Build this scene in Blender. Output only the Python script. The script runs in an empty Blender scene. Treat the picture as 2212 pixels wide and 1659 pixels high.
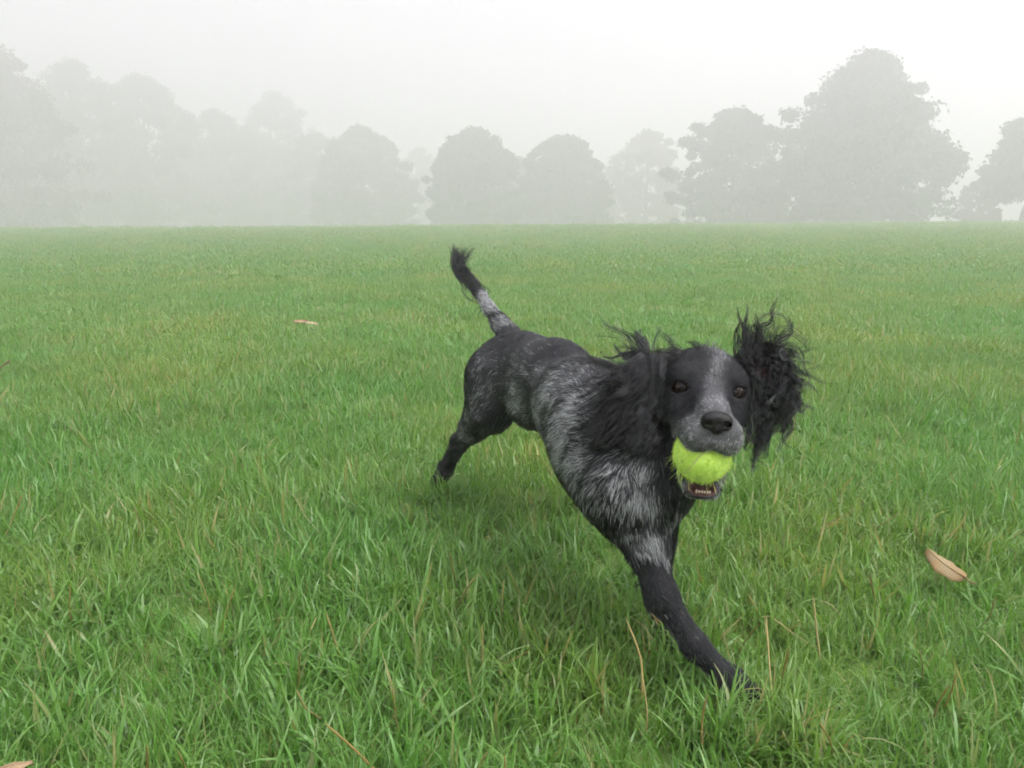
import bpy, bmesh, math, random
import numpy as np
from mathutils import Vector, Matrix
from mathutils.kdtree import KDTree

R = math.radians
scene = bpy.context.scene
COL = scene.collection

# ----------------------------------------------------------------- camera
CAM_H = 0.58
PITCH, ROLL, FPX = R(12.45), R(-0.36), 731.0        # focal length in pixels of a 1024 px wide frame
cam_d = bpy.data.cameras.new('camera')
cam = bpy.data.objects.new('camera', cam_d)
COL.objects.link(cam)
cam_d.sensor_width = 36.0
cam_d.lens = 36.0 * FPX / 1024.0
cam_d.clip_start = 0.02
cam_d.clip_end = 3000.0
cam.location = (0, 0, CAM_H)
CAM_ROT = Matrix.Rotation(R(90) - PITCH, 3, 'X') @ Matrix.Rotation(ROLL, 3, 'Z')
cam.rotation_euler = CAM_ROT.to_euler()
scene.camera = cam

# ----------------------------------------------------------------- sky, sun, exposure
SUN_EL, SUN_AZ = R(60), R(120)                       # azimuth from +Y towards +X
world = bpy.data.worlds.new('World')
scene.world = world
world.use_nodes = True
wn, wl = world.node_tree.nodes, world.node_tree.links
wn.clear()
w_out = wn.new('ShaderNodeOutputWorld')
w_bg = wn.new('ShaderNodeBackground')
sky = wn.new('ShaderNodeTexSky')
sky.sky_type = 'NISHITA'
sky.sun_disc = False
sky.sun_elevation = SUN_EL
sky.sun_rotation = SUN_AZ
sky.air_density, sky.dust_density, sky.ozone_density = 1.0, 4.0, 1.0
hs = wn.new('ShaderNodeHueSaturation')
hs.inputs['Saturation'].default_value = 0.12
veil = wn.new('ShaderNodeMixRGB')                   # high fog evens the sky out to one pale grey
veil.inputs[0].default_value = 0.80
veil.inputs[2].default_value = (9.3, 9.2, 10.0, 1)
wl.new(sky.outputs[0], hs.inputs['Color'])
wl.new(hs.outputs[0], veil.inputs[1])
wl.new(veil.outputs[0], w_bg.inputs['Color'])
w_bg.inputs['Strength'].default_value = 0.05
wl.new(w_bg.outputs[0], w_out.inputs[0])

sun_d = bpy.data.lights.new('sun', 'SUN')
sun_d.energy = 3.2
sun_d.angle = R(45)
sun_d.color = (1.0, 0.97, 0.96)
sun = bpy.data.objects.new('sun', sun_d)
COL.objects.link(sun)
sd = Vector((math.sin(SUN_AZ) * math.cos(SUN_EL), math.cos(SUN_AZ) * math.cos(SUN_EL), math.sin(SUN_EL)))
sun.rotation_euler = (-sd).to_track_quat('-Z', 'Y').to_euler()

vs = scene.view_settings
vs.view_transform = 'Standard'
vs.look = 'None'
vs.exposure = 1.22
vs.gamma = 1.0
vs.use_curve_mapping = False
scene.render.film_transparent = False
cy = scene.cycles
cy.use_denoising = True
world.cycles.sampling_method = 'MANUAL'
world.cycles.sample_map_resolution = 256
cy.max_bounces = 6
cy.diffuse_bounces = 3
cy.glossy_bounces = 2
cy.transmission_bounces = 4
cy.volume_bounces = 3
cy.transparent_max_bounces = 8
cy.use_adaptive_sampling = True
cy.adaptive_threshold = 0.045
cy.adaptive_min_samples = 12
cy.filter_width = 1.8
cy.caustics_reflective = False
cy.caustics_refractive = False
cy.sample_clamp_indirect = 6.0
bpy.context.scene.cycles_curves.shape = 'RIBBONS'

# ----------------------------------------------------------------- small helpers
def at(u, v, d):
    """world point seen at (u, v) of a 2212 px wide frame, d metres along the view axis"""
    x = (u / 2.16016 - 512.0) / FPX * d
    y = -(v / 2.16016 - 384.0) / FPX * d
    return np.array(CAM_ROT @ Vector((x, y, -d)) + Vector((0, 0, CAM_H)))

def tag(o, label=None, cat=None, group=None, kind=None):
    if label: o['label'] = label
    if cat: o['category'] = cat
    if group: o['group'] = group
    if kind: o['kind'] = kind
    return o

def empty(name, loc=(0, 0, 0)):
    o = bpy.data.objects.new(name, None)
    o.empty_display_size = 0.05
    o.location = loc
    COL.objects.link(o)
    return o

def mesh_obj(name, verts, faces, mat, parent=None, smooth=True, link=True):
    me = bpy.data.meshes.new(name)
    verts = np.asarray(verts, dtype=np.float32)
    if isinstance(faces, np.ndarray):
        n, k = faces.shape
        me.vertices.add(len(verts))
        me.vertices.foreach_set('co', verts.ravel())
        me.loops.add(n * k)
        me.loops.foreach_set('vertex_index', faces.astype(np.int32).ravel())
        me.polygons.add(n)
        me.polygons.foreach_set('loop_start', np.arange(0, n * k, k, dtype=np.int32))
        me.polygons.foreach_set('loop_total', np.full(n, k, dtype=np.int32))
        me.update(calc_edges=True)
    else:
        me.from_pydata(verts.tolist(), [], faces)
    if smooth:
        me.polygons.foreach_set('use_smooth', np.ones(len(me.polygons), dtype=bool))
    me.materials.append(mat)
    o = bpy.data.objects.new(name, me)
    if link:
        COL.objects.link(o)
    if parent is not None:
        o.parent = parent
        o.matrix_parent_inverse = Matrix.Translation(-parent.location)
    return o

def set_attr(o, name, typ, domain, arr):
    a = o.data.attributes.new(name, typ, domain)
    arr = np.asarray(arr, dtype=np.float32)
    a.data.foreach_set({'FLOAT': 'value', 'FLOAT_COLOR': 'color', 'FLOAT_VECTOR': 'vector'}[typ], arr.ravel())

def new_mat(name):
    m = bpy.data.materials.new(name)
    m.use_nodes = True
    nt = m.node_tree
    nt.nodes.clear()
    out = nt.nodes.new('ShaderNodeOutputMaterial')
    return m, nt.nodes, nt.links, out

def N(nodes, typ, **kw):
    n = nodes.new(typ)
    for k, v in kw.items():
        setattr(n, k, v)
    return n

def ramp(nodes, stops, interp='LINEAR'):
    r = nodes.new('ShaderNodeValToRGB')
    r.color_ramp.interpolation = interp
    els = r.color_ramp.elements
    while len(els) < len(stops):
        els.new(0.5)
    for e, (p, c) in zip(els, stops):
        e.position = p
        e.color = (*c, 1) if len(c) == 3 else c
    return r

def unit(v):
    v = np.asarray(v, dtype=float)
    return v / (np.linalg.norm(v, axis=-1, keepdims=True) + 1e-12)

def vnoise(p, scale, seed=0):
    """cheap smooth value noise in [-1,1] for an (n,3) array"""
    q = np.asarray(p) * scale
    i = np.floor(q).astype(np.int64)
    f = q - i
    f = f * f * (3 - 2 * f)
    out = np.zeros(len(q))
    for dx in (0, 1):
        for dy in (0, 1):
            for dz in (0, 1):
                h = ((i[:, 0] + dx) * 73856093) ^ ((i[:, 1] + dy) * 19349663) ^ ((i[:, 2] + dz) * 83492791) ^ (seed * 2654435761)
                h = (h ^ (h >> 13)) * 1274126177 & 0x7fffffff
                h = (h ^ (h >> 16)) & 0xffff
                w = (f[:, 0] if dx else 1 - f[:, 0]) * (f[:, 1] if dy else 1 - f[:, 1]) * (f[:, 2] if dz else 1 - f[:, 2])
                out += w * (h / 32767.5 - 1)
    return out

# ----------------------------------------------------------------- terrain
def ground_z(x, y):
    x = np.asarray(x, dtype=float)
    y = np.asarray(y, dtype=float)
    t = np.clip((y - 8) / 30.0, 0, 1)
    z = 0.33 * t * t * (3 - 2 * t) - 0.0006 * np.maximum(0, y - 38) ** 2
    z = np.where(y > 130, 0.33 - 0.0006 * 92 ** 2 - 0.11 * (y - 130) * np.exp(-(y - 130) / 60), z)
    z = z + 0.03 * np.sin(x * 0.31 + 1.3) * np.sin(y * 0.23) * np.clip((y - 3) / 10, 0, 1)
    z = z + 0.012 * np.sin(x * 1.9 + y * 0.7) * np.sin(y * 1.3 + 0.4) * np.clip((y - 2) / 3, 0, 1)
    return z

def build_ground():
    ys = np.concatenate([np.linspace(-40, -2, 16), np.linspace(-1, 12, 66), np.linspace(12.4, 60, 90), np.linspace(62, 140, 40), np.linspace(150, 420, 20)])
    xs = np.concatenate([np.linspace(-300, -45, 18), np.linspace(-40, -7, 40), np.linspace(-6.6, 6.6, 70), np.linspace(7, 40, 40), np.linspace(45, 300, 18)])
    X, Y = np.meshgrid(xs, ys)
    V = np.stack([X.ravel(), Y.ravel(), ground_z(X, Y).ravel()], 1)
    nx, ny = len(xs), len(ys)
    idx = np.arange(nx * ny).reshape(ny, nx)
    F = np.stack([idx[:-1, :-1], idx[:-1, 1:], idx[1:, 1:], idx[1:, :-1]], -1).reshape(-1, 4)
    m, n, l, out = new_mat('turf_ground')
    tc = N(n, 'ShaderNodeNewGeometry')
    big = N(n, 'ShaderNodeTexNoise'); big.inputs['Scale'].default_value = 0.55; big.inputs['Detail'].default_value = 6; big.inputs['Roughness'].default_value = 0.6
    fine = N(n, 'ShaderNodeTexNoise'); fine.inputs['Scale'].default_value = 16; fine.inputs['Detail'].default_value = 5; fine.inputs['Roughness'].default_value = 0.7
    l.new(tc.outputs['Position'], big.inputs['Vector']); l.new(tc.outputs['Position'], fine.inputs['Vector'])
    r1 = ramp(n, [(0.28, (0.075, 0.150, 0.030)), (0.50, (0.110, 0.175, 0.045)), (0.66, (0.160, 0.180, 0.070))])
    r2 = ramp(n, [(0.3, (0.55, 0.60, 0.5)), (0.7, (1.25, 1.2, 1.2))])
    l.new(big.outputs[0], r1.inputs[0]); l.new(fine.outputs[0], r2.inputs[0])
    mul = N(n, 'ShaderNodeMixRGB', blend_type='MULTIPLY'); mul.inputs[0].default_value = 0.8
    l.new(r1.outputs[0], mul.inputs[1]); l.new(r2.outputs[0], mul.inputs[2])
    b = N(n, 'ShaderNodeBsdfPrincipled'); b.inputs['Roughness'].default_value = 0.85; b.inputs['Specular IOR Level'].default_value = 0.15
    bump = N(n, 'ShaderNodeBump'); bump.inputs['Strength'].default_value = 0.5; bump.inputs['Distance'].default_value = 0.03
    l.new(fine.outputs[0], bump.inputs['Height']); l.new(bump.outputs[0], b.inputs['Normal'])
    l.new(mul.outputs[0], b.inputs['Base Color']); l.new(b.outputs[0], out.inputs[0])
    o = mesh_obj('ground', V, F, m)
    tag(o, 'wide green meadow rising gently to a low crest', 'meadow', kind='structure')
build_ground()

# ----------------------------------------------------------------- grass
def grass_mat(name, stops, dry=0.10):
    m, n, l, out = new_mat(name)
    geo = N(n, 'ShaderNodeNewGeometry')
    oi = N(n, 'ShaderNodeObjectInfo')
    att = N(n, 'ShaderNodeAttribute', attribute_name='tint')
    noise = N(n, 'ShaderNodeTexNoise'); noise.inputs['Scale'].default_value = 0.9; noise.inputs['Detail'].default_value = 5; noise.inputs['Roughness'].default_value = 0.62
    l.new(geo.outputs['Position'], noise.inputs['Vector'])
    # blade to blade tint
    add = N(n, 'ShaderNodeMath', operation='MULTIPLY_ADD'); add.inputs[1].default_value = 0.25
    l.new(oi.outputs['Random'], add.inputs[0]); l.new(att.outputs['Fac'], add.inputs[2])
    r = ramp(n, stops)
    sub = N(n, 'ShaderNodeMath', operation='MULTIPLY'); sub.inputs[1].default_value = 0.8
    l.new(add.outputs[0], sub.inputs[0]); l.new(sub.outputs[0], r.inputs[0])
    # field-scale patches: lusher and yellower turf
    rp = ramp(n, [(0.34, (0.84, 1.02, 0.98)), (0.50, (1.0, 1.0, 1.0)), (0.62, (1.36, 1.06, 1.05))])
    l.new(noise.outputs[0], rp.inputs[0])
    mul = N(n, 'ShaderNodeMixRGB', blend_type='MULTIPLY'); mul.inputs[0].default_value = 1.0
    l.new(r.outputs[0], mul.inputs[1]); l.new(rp.outputs[0], mul.inputs[2])
    b = N(n, 'ShaderNodeBsdfPrincipled')
    b.inputs['Roughness'].default_value = 0.34
    b.inputs['Specular IOR Level'].default_value = 0.5
    tr = N(n, 'ShaderNodeBsdfTranslucent')
    mx = N(n, 'ShaderNodeMixShader'); mx.inputs[0].default_value = 0.38
    l.new(mul.outputs[0], b.inputs['Base Color'])
    tl = N(n, 'ShaderNodeMixRGB', blend_type='MULTIPLY'); tl.inputs[0].default_value = 1.0
    tl.inputs[2].default_value = (1.5, 1.45, 0.8, 1)
    l.new(mul.outputs[0], tl.inputs[1]); l.new(tl.outputs[0], tr.inputs['Color'])
    l.new(b.outputs[0], mx.inputs[1]); l.new(tr.outputs[0], mx.inputs[2]); l.new(mx.outputs[0], out.inputs[0])
    return m

GREEN = [(0.0, (0.080, 0.200, 0.030)), (0.35, (0.122, 0.262, 0.050)), (0.62, (0.162, 0.298, 0.074)), (0.80, (0.200, 0.305, 0.130)), (1.0, (0.290, 0.280, 0.125))]
M_GRASS = grass_mat('grass_blade', GREEN)

def blades(rng, n, spread, hmin, hmax, wmin, wmax, segs, lean=0.6, curl=1.2, dry=0.06):
    """n blades as flat tapering strips; returns verts, quads, tint"""
    V, F, T = [], [], []
    ang0 = rng.uniform(0, 2 * np.pi, n)
    rad = spread * np.sqrt(rng.uniform(0, 1, n))
    px, py = rad * np.cos(ang0), rad * np.sin(ang0)
    h = rng.uniform(hmin, hmax, n) * (1 - 0.25 * rng.uniform(0, 1, n))
    w = wmin + (wmax - wmin) * rng.uniform(0, 1, n) ** 1.6
    d = rng.uniform(0, 2 * np.pi, n)
    th0 = np.abs(rng.normal(0, lean, n)) * 0.55
    cu = np.abs(rng.normal(0, curl, n)) + 0.15
    tint = rng.uniform(0, 0.8, n)
    tint = np.where(rng.uniform(0, 1, n) < dry, rng.uniform(0.95, 1.2, n), tint)
    twist = rng.normal(0, 0.5, n)
    x, y, z = px.copy(), py.copy(), np.full(n, -0.004)
    for s in range(segs + 1):
        t = s / segs
        ww = w * (1 - t ** 1.7) * (0.75 + 0.5 * math.sin(math.pi * min(1, t * 1.3)))
        a = d + math.pi / 2 + twist * t
        V.append(np.stack([x - np.cos(a) * ww / 2, y - np.sin(a) * ww / 2, z], 1))
        V.append(np.stack([x + np.cos(a) * ww / 2, y + np.sin(a) * ww / 2, z + ww * 0.15], 1))
        th = th0 + cu * (t + 0.5 / segs) ** 1.6
        st = h / segs
        x = x + np.sin(th) * np.cos(d) * st
        y = y + np.sin(th) * np.sin(d) * st
        z = np.maximum(z + np.cos(th) * st, 0.004)
    V = np.stack(V, 1)                                  # n, 2(segs+1), 3
    k = 2 * (segs + 1)
    base = (np.arange(n) * k)[:, None]
    F = np.concatenate([np.stack([base[:, 0] + 2 * s, base[:, 0] + 2 * s + 1, base[:, 0] + 2 * s + 3, base[:, 0] + 2 * s + 2], 1) for s in range(segs)], 0)
    return V.reshape(-1, 3), F, np.repeat(tint, k)

def tuft_set(prefix, count, **kw):
    c = bpy.data.collections.new(prefix)
    for i in range(count):
        rng = np.random.default_rng(100 + i + len(prefix) * 37)
        V, F, T = blades(rng, **kw)
        o = mesh_obj(prefix, V, F, M_GRASS, link=False)
        set_attr(o, 'tint', 'FLOAT', 'POINT', T)
        c.objects.link(o)
    return c

def scatter(name, pts, scales, rots, coll, label):
    """one object whose geometry nodes draw a tuft of COLL on each point"""
    me = bpy.data.meshes.new(name)
    me.vertices.add(len(pts))
    me.vertices.foreach_set('co', np.asarray(pts, dtype=np.float32).ravel())
    o = bpy.data.objects.new(name, me)
    COL.objects.link(o)
    set_attr(o, 'sc', 'FLOAT', 'POINT', scales)
    set_attr(o, 'ro', 'FLOAT_VECTOR', 'POINT', rots)
    ng = bpy.data.node_groups.new(name, 'GeometryNodeTree')
    ng.interface.new_socket('Geometry', in_out='INPUT', socket_type='NodeSocketGeometry')
    ng.interface.new_socket('Geometry', in_out='OUTPUT', socket_type='NodeSocketGeometry')
    n, l = ng.nodes, ng.links
    gi, go = n.new('NodeGroupInput'), n.new('NodeGroupOutput')
    ci = n.new('GeometryNodeCollectionInfo')
    ci.inputs['Collection'].default_value = coll
    ci.inputs['Separate Children'].default_value = True
    ci.inputs['Reset Children'].default_value = True
    m2p = n.new('GeometryNodeMeshToPoints')
    iop = n.new('GeometryNodeInstanceOnPoints')
    iop.inputs['Pick Instance'].default_value = True
    rv = n.new('FunctionNodeRandomValue'); rv.data_type = 'INT'
    rv.inputs['Min'].default_value = 0
    rv.inputs['Max'].default_value = max(0, len(coll.objects) - 1)
    for s in rv.inputs:
        if s.type == 'INT' and s.name == 'Min': s.default_value = 0
        if s.type == 'INT' and s.name == 'Max': s.default_value = len(coll.objects) - 1
    a1 = n.new('GeometryNodeInputNamedAttribute'); a1.data_type = 'FLOAT'; a1.inputs[0].default_value = 'sc'
    a2 = n.new('GeometryNodeInputNamedAttribute'); a2.data_type = 'FLOAT_VECTOR'; a2.inputs[0].default_value = 'ro'
    l.new(gi.outputs[0], m2p.inputs[0])
    l.new(m2p.outputs[0], iop.inputs['Points'])
    l.new(ci.outputs[0], iop.inputs['Instance'])
    ri = [s for s in rv.outputs if s.type == 'INT'][0]
    l.new(ri, iop.inputs['Instance Index'])
    l.new(a1.outputs[0], iop.inputs['Scale'])
    l.new(a2.outputs[0], iop.inputs['Rotation'])
    l.new(iop.outputs[0], go.inputs[0])
    md = o.modifiers.new('scatter', 'NODES')
    md.node_group = ng
    tag(o, label, 'grass', kind='stuff')
    return o

def field_points(rng, y0, y1, density, margin=1.3, slope=0.74, inner=None):
    w = slope * y1 + margin
    n = int((y1 - y0) * 2 * w * density)
    x = rng.uniform(-w, w, n); y = rng.uniform(y0, y1, n)
    k = np.abs(x) < slope * np.maximum(y, 0) + margin
    if inner is not None: k &= np.abs(x) > 0.74 * np.maximum(y, 0) + inner
    x, y = x[k], y[k]
    # uneven sward: thin a little where a slow noise is low
    nz = vnoise(np.stack([x, y, 0 * x], 1), 2.2, 5) * 0.6 + vnoise(np.stack([x, y, 0 * x], 1), 6.0, 6) * 0.4
    k = rng.uniform(-0.9, 1.4, len(x)) < nz * 0.5 + 1.25
    x, y, nz = x[k], y[k], nz[k]
    return np.stack([x, y, ground_z(x, y)], 1), nz

def build_grass():
    rng = np.random.default_rng(7)
    near = tuft_set('tuft', 14, n=16, spread=0.030, hmin=0.045, hmax=0.115, wmin=0.0020, wmax=0.0062, segs=6, curl=1.6)
    fine = tuft_set('sward', 10, n=28, spread=0.045, hmin=0.03, hmax=0.075, wmin=0.0014, wmax=0.0030, segs=4, curl=1.2)
    mid = tuft_set('clump', 12, n=60, spread=0.085, hmin=0.03, hmax=0.085, wmin=0.003, wmax=0.0055, segs=3, curl=1.2)
    far = tuft_set('patch', 12, n=170, spread=0.26, hmin=0.025, hmax=0.07, wmin=0.007, wmax=0.013, segs=2, curl=1.1)
    def ring(cx, cy_, n, r0, r1):                       # taller blades closing over the dog's feet
        a = rng.uniform(0, 6.283, n); r = rng.uniform(r0, r1, n)
        x, y = cx + r * np.cos(a), cy_ + r * np.sin(a) * 0.8
        return np.stack([x, y, ground_z(x, y)], 1)
    p = np.concatenate([ring(0.280, 0.722, 80, 0.020, 0.080), ring(0.215, 0.875, 26, 0.02, 0.07), ring(-0.155, 1.47, 26, 0.02, 0.07)])
    scatter('grass', p, rng.uniform(0.75, 1.1, len(p)), np.stack([rng.normal(0, 0.2, len(p)), rng.normal(0, 0.2, len(p)), rng.uniform(0, 6.28, len(p))], 1), near, 'upright grass blades closing around the dog\'s paws')
    def go(name, coll, y0, y1, dens, s0, s1, label, tilt=0.22, **kw):
        p, nz = field_points(rng, y0, y1, dens, **kw)
        n = len(p)
        s = rng.uniform(s0, s1, n) * (1 + 0.30 * nz)
        r = np.stack([rng.normal(0, tilt, n), rng.normal(0, tilt, n), rng.uniform(0, 6.283, n)], 1)
        print(name, n)
        return scatter(name, p, s, r, coll, label)
    go('grass', near, 0.0, 2.9, 800, 0.60, 1.05, 'long bent wet grass blades around the dog and in the foreground')
    go('grass', fine, 0.0, 3.4, 980, 0.8, 1.3, 'fine short grass filling the sward below the long blades')
    go('grass', mid, -1.2, 2.9, 150, 0.8, 1.2, 'green grass on both sides of the near sward', margin=5.0, inner=1.25)
    go('grass', mid, 2.7, 8.5, 190, 0.75, 1.15, 'shorter green grass in the middle distance', margin=3.5)
    go('grass', far, 7.8, 24, 26, 0.75, 1.2, 'pale green grass receding towards the crest', margin=8.0)
    go('grass', far, 23, 47, 6, 1.0, 1.7, 'hazy grass along the crest of the meadow', margin=14.0)
build_grass()
# ----------------------------------------------------------------- trees in the fog
def leaf_mat(name, c0, c1, c2):
    m, n, l, out = new_mat(name)
    att = N(n, 'ShaderNodeAttribute', attribute_name='tint')
    r = ramp(n, [(0.0, c0), (0.5, c1), (1.0, c2)])
    l.new(att.outputs['Fac'], r.inputs[0])
    b = N(n, 'ShaderNodeBsdfPrincipled'); b.inputs['Roughness'].default_value = 0.55; b.inputs['Specular IOR Level'].default_value = 0.25
    tr = N(n, 'ShaderNodeBsdfTranslucent')
    mx = N(n, 'ShaderNodeMixShader'); mx.inputs[0].default_value = 0.25
    l.new(r.outputs[0], b.inputs['Base Color']); l.new(r.outputs[0], tr.inputs['Color'])
    l.new(b.outputs[0], mx.inputs[1]); l.new(tr.outputs[0], mx.inputs[2]); l.new(mx.outputs[0], out.inputs[0])
    return m

M_LEAF = {
    'dark': leaf_mat('leaf_dark_green', (0.024, 0.050, 0.016), (0.036, 0.070, 0.022), (0.055, 0.090, 0.030)),
    'mid': leaf_mat('leaf_mid_green', (0.040, 0.065, 0.022), (0.060, 0.088, 0.030), (0.085, 0.110, 0.040)),
    'copper': leaf_mat('leaf_copper', (0.050, 0.034, 0.026), (0.075, 0.050, 0.036), (0.095, 0.070, 0.045)),
    'yellow': leaf_mat('leaf_yellow_green', (0.100, 0.100, 0.032), (0.130, 0.125, 0.040), (0.170, 0.150, 0.050)),
}
def bark_mat():
    m, n, l, out = new_mat('bark')
    tc = N(n, 'ShaderNodeTexCoord')
    w = N(n, 'ShaderNodeTexNoise'); w.inputs['Scale'].default_value = 6; w.inputs['Detail'].default_value = 6
    mp = N(n, 'ShaderNodeMapping'); mp.inputs['Scale'].default_value = (3, 3, 0.5)
    l.new(tc.outputs['Object'], mp.inputs[0]); l.new(mp.outputs[0], w.inputs[0])
    r = ramp(n, [(0.3, (0.035, 0.028, 0.022)), (0.7, (0.11, 0.095, 0.08))])
    l.new(w.outputs[0], r.inputs[0])
    b = N(n, 'ShaderNodeBsdfPrincipled'); b.inputs['Roughness'].default_value = 0.9
    bu = N(n, 'ShaderNodeBump'); bu.inputs['Strength'].default_value = 0.6; bu.inputs['Distance'].default_value = 0.05
    l.new(w.outputs[0], bu.inputs['Height']); l.new(bu.outputs[0], b.inputs['Normal'])
    l.new(r.outputs[0], b.inputs['Base Color']); l.new(b.outputs[0], out.inputs[0])
    return m
M_BARK = bark_mat()

def tube(path, radii, sides=7):
    path = np.asarray(path, float); n = len(path)
    V, F = [], []
    for i in range(n):
        d = unit(path[min(i + 1, n - 1)] - path[max(i - 1, 0)])
        a = unit(np.cross(d, [0.3, 1, 0.1])); b = np.cross(d, a)
        for k in range(sides):
            t = 2 * np.pi * k / sides
            V.append(path[i] + radii[i] * (np.cos(t) * a + np.sin(t) * b))
    for i in range(n - 1):
        for k in range(sides):
            k2 = (k + 1) % sides
            F.append((i * sides + k, i * sides + k2, (i + 1) * sides + k2, (i + 1) * sides + k))
    c = len(V); V.append(path[-1] + unit(path[-1] - path[-2]) * radii[-1])
    for k in range(sides):
        F.append(((n - 1) * sides + k, (n - 1) * sides + (k + 1) % sides, c))
    return V, F

PROFILES = {
    'dome': [(0.0, 0.80), (0.12, 0.97), (0.35, 1.0), (0.6, 0.93), (0.8, 0.72), (0.93, 0.42), (1.0, 0.12)],
    'broad': [(0.0, 0.78), (0.15, 1.0), (0.35, 0.96), (0.55, 0.80), (0.72, 0.58), (0.88, 0.34), (1.0, 0.10)],
    'oval': [(0.0, 0.45), (0.2, 0.90), (0.45, 1.0), (0.7, 0.80), (0.88, 0.48), (1.0, 0.12)],
}
def tree(u, hw, vtop, dist, prof, leaf, label, seed, low=0.0, clumps=170, per=60, size=0.25, density=1.0, trunk_u=None, rag=1.0, name='tree'):
    rng = np.random.default_rng(seed)
    top = at(u, vtop, dist)
    x0, y0 = top[0], top[1] * 1.0
    y0 = dist                                           # stand it at that distance on the ground
    gz = float(ground_z(x0, y0))
    H = top[2] - gz
    RW = hw / 2.16016 / FPX * dist
    tx = x0 if trunk_u is None else at(trunk_u, 480, dist)[0]
    root = empty(name, (tx, y0, gz))
    tag(root, label, 'tree' if name == 'tree' else 'shrub', 'trees at the far edge of the meadow')
    # trunk and limbs
    V, F = [], []
    def add(path, rad, sides=7):
        v, f = tube(path, rad, sides)
        o = len(V); V.extend(v); F.extend([tuple(i + o for i in q) for q in f])
    tr = 0.024 * H + 0.05
    zlow = low * H
    tp = [np.array([tx, y0, gz - 0.4])]
    for k in range(1, 7):
        t = k / 6
        tp.append(np.array([tx + (x0 - tx) * t ** 1.2 + rng.normal(0, 0.04 * RW) * t, y0 + rng.normal(0, 0.04 * RW) * t, gz + H * 0.82 * t]))
    add(tp, [tr * 1.35, tr * 0.95, tr * 0.8, tr * 0.62, tr * 0.45, tr * 0.28, tr * 0.1], 9)
    pr = PROFILES[prof]
    pt, prr = [p[0] for p in pr], [p[1] for p in pr]
    # clumps of foliage through the crown, held by limbs
    cs = []
    for c in range(int(clumps * 1.5)):
        t = rng.uniform(0, 1)
        a = rng.uniform(0, 2 * np.pi)
        rr = np.interp(t, pt, prr) * RW
        q = rng.uniform(0.08, 1.0) ** 0.5
        wob = 1 + rag * (0.07 * math.sin(a * 3 + seed) + 0.06 * math.sin(a * 5 + t * 9 + seed * 2) + rng.uniform(-0.10, 0.05))
        z = zlow + t * (H - zlow)
        cs.append((x0 + math.cos(a) * rr * q * wob, y0 + math.sin(a) * rr * q * wob * 0.9, gz + z * 0.97, rng.uniform(0.09, 0.17) * RW * (1.1 - 0.35 * t) * (0.8 if q > 0.9 else 1.0)))
    for c in rng.choice(len(cs), min(26, len(cs)), replace=False):
        cx, cy_, cz, cr = cs[c]
        tt = np.clip((cz - gz) / H * 0.75 - 0.06, 0.14, 0.78) / 0.82
        k = tt * 6; i = int(k); fr = k - i
        s = tp[i] * (1 - fr) + tp[min(i + 1, 6)] * fr
        e = np.array([cx, cy_, cz]); mid = (s + e) / 2 + np.array([0, 0, 0.06 * H * rng.uniform(-0.3, 1)])
        add([s, s * 0.6 + mid * 0.4, mid, mid * 0.4 + e * 0.6, e], [tr * 0.36 * (1 - tt * .5), tr * 0.27 * (1 - tt * .5), tr * 0.18, tr * 0.11, tr * 0.04], 5)
    mesh_obj('trunk', V, F, M_BARK, root)
    # leaves: small bent quads on each clump
    cs = np.array(cs)
    n = int(len(cs) * per * density * 1.9)
    ci = rng.integers(0, len(cs), n)
    d = unit(rng.normal(0, 1, (n, 3)))
    rad = cs[ci, 3] * rng.uniform(0.1, 1.0, n) ** 0.5 * rng.uniform(0.8, 1.45, n)
    P = cs[ci, :3] + d * rad[:, None] * np.array([1.15, 1.15, 0.8])
    P[:, 2] = np.maximum(P[:, 2], gz + 0.15)
    nrm = unit(d + rng.normal(0, 0.7, (n, 3)) + np.array([0, 0, 0.35]))
    a = unit(np.cross(nrm, rng.normal(0, 1, (n, 3)))); b = np.cross(nrm, a)
    s = size * rng.uniform(0.55, 1.25, n)[:, None]
    Vq = np.stack([P - a * s, P - b * s * 0.55 + nrm * s * 0.12, P + a * s, P + b * s * 0.55 + nrm * s * 0.12], 1).reshape(-1, 3)
    Fq = np.arange(n * 4).reshape(n, 4)
    o = mesh_obj('crown', Vq, Fq, M_LEAF[leaf], root)
    ct = rng.uniform(0, 1, len(cs))
    set_attr(o, 'tint', 'FLOAT', 'POINT', np.repeat(np.clip(ct[ci] * 0.7 + rng.uniform(0, 0.3, n), 0, 1), 4))
    return root

tree(-190, 185, 20, 72, 'oval', 'copper', 'tall reddish brown tree beyond the far left treetops', 1, clumps=220)
tree(15, 190, 62, 78, 'broad', 'copper', 'tallest hazy brownish tree at the left edge of the meadow', 2, clumps=210, per=72, rag=1.8)
tree(215, 150, 148, 98, 'broad', 'mid', 'second tree from the left, ragged sloping top next to the brownish one', 3, clumps=180, rag=1.8)
tree(352, 140, 182, 104, 'dome', 'mid', 'broad rounded grey green tree left of the faint pointed one', 4, clumps=210, per=70)
tree(500, 125, 250, 114, 'oval', 'mid', 'lower tree filling the dip between two taller left trees', 5, low=0.02)
tree(622, 115, 212, 128, 'oval', 'mid', 'faint tall tree rising behind the lower left trees', 6, clumps=180)
tree(795, 112, 284, 96, 'dome', 'mid', 'rounded tree with a steep right side left of the gap', 7, low=0.0, clumps=230, per=75)
tree(700, 100, 296, 112, 'dome', 'mid', 'low broad tree just left of the steep sided rounded tree', 17, low=0.0, clumps=180)
tree(915, 70, 322, 140, 'dome', 'mid', 'very faint far tree seen in the gap between rounded trees', 8)
tree(1028, 104, 289, 80, 'dome', 'dark', 'left one of the two dome shaped trees in the centre', 9, low=0.0, clumps=240, per=80)
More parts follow.
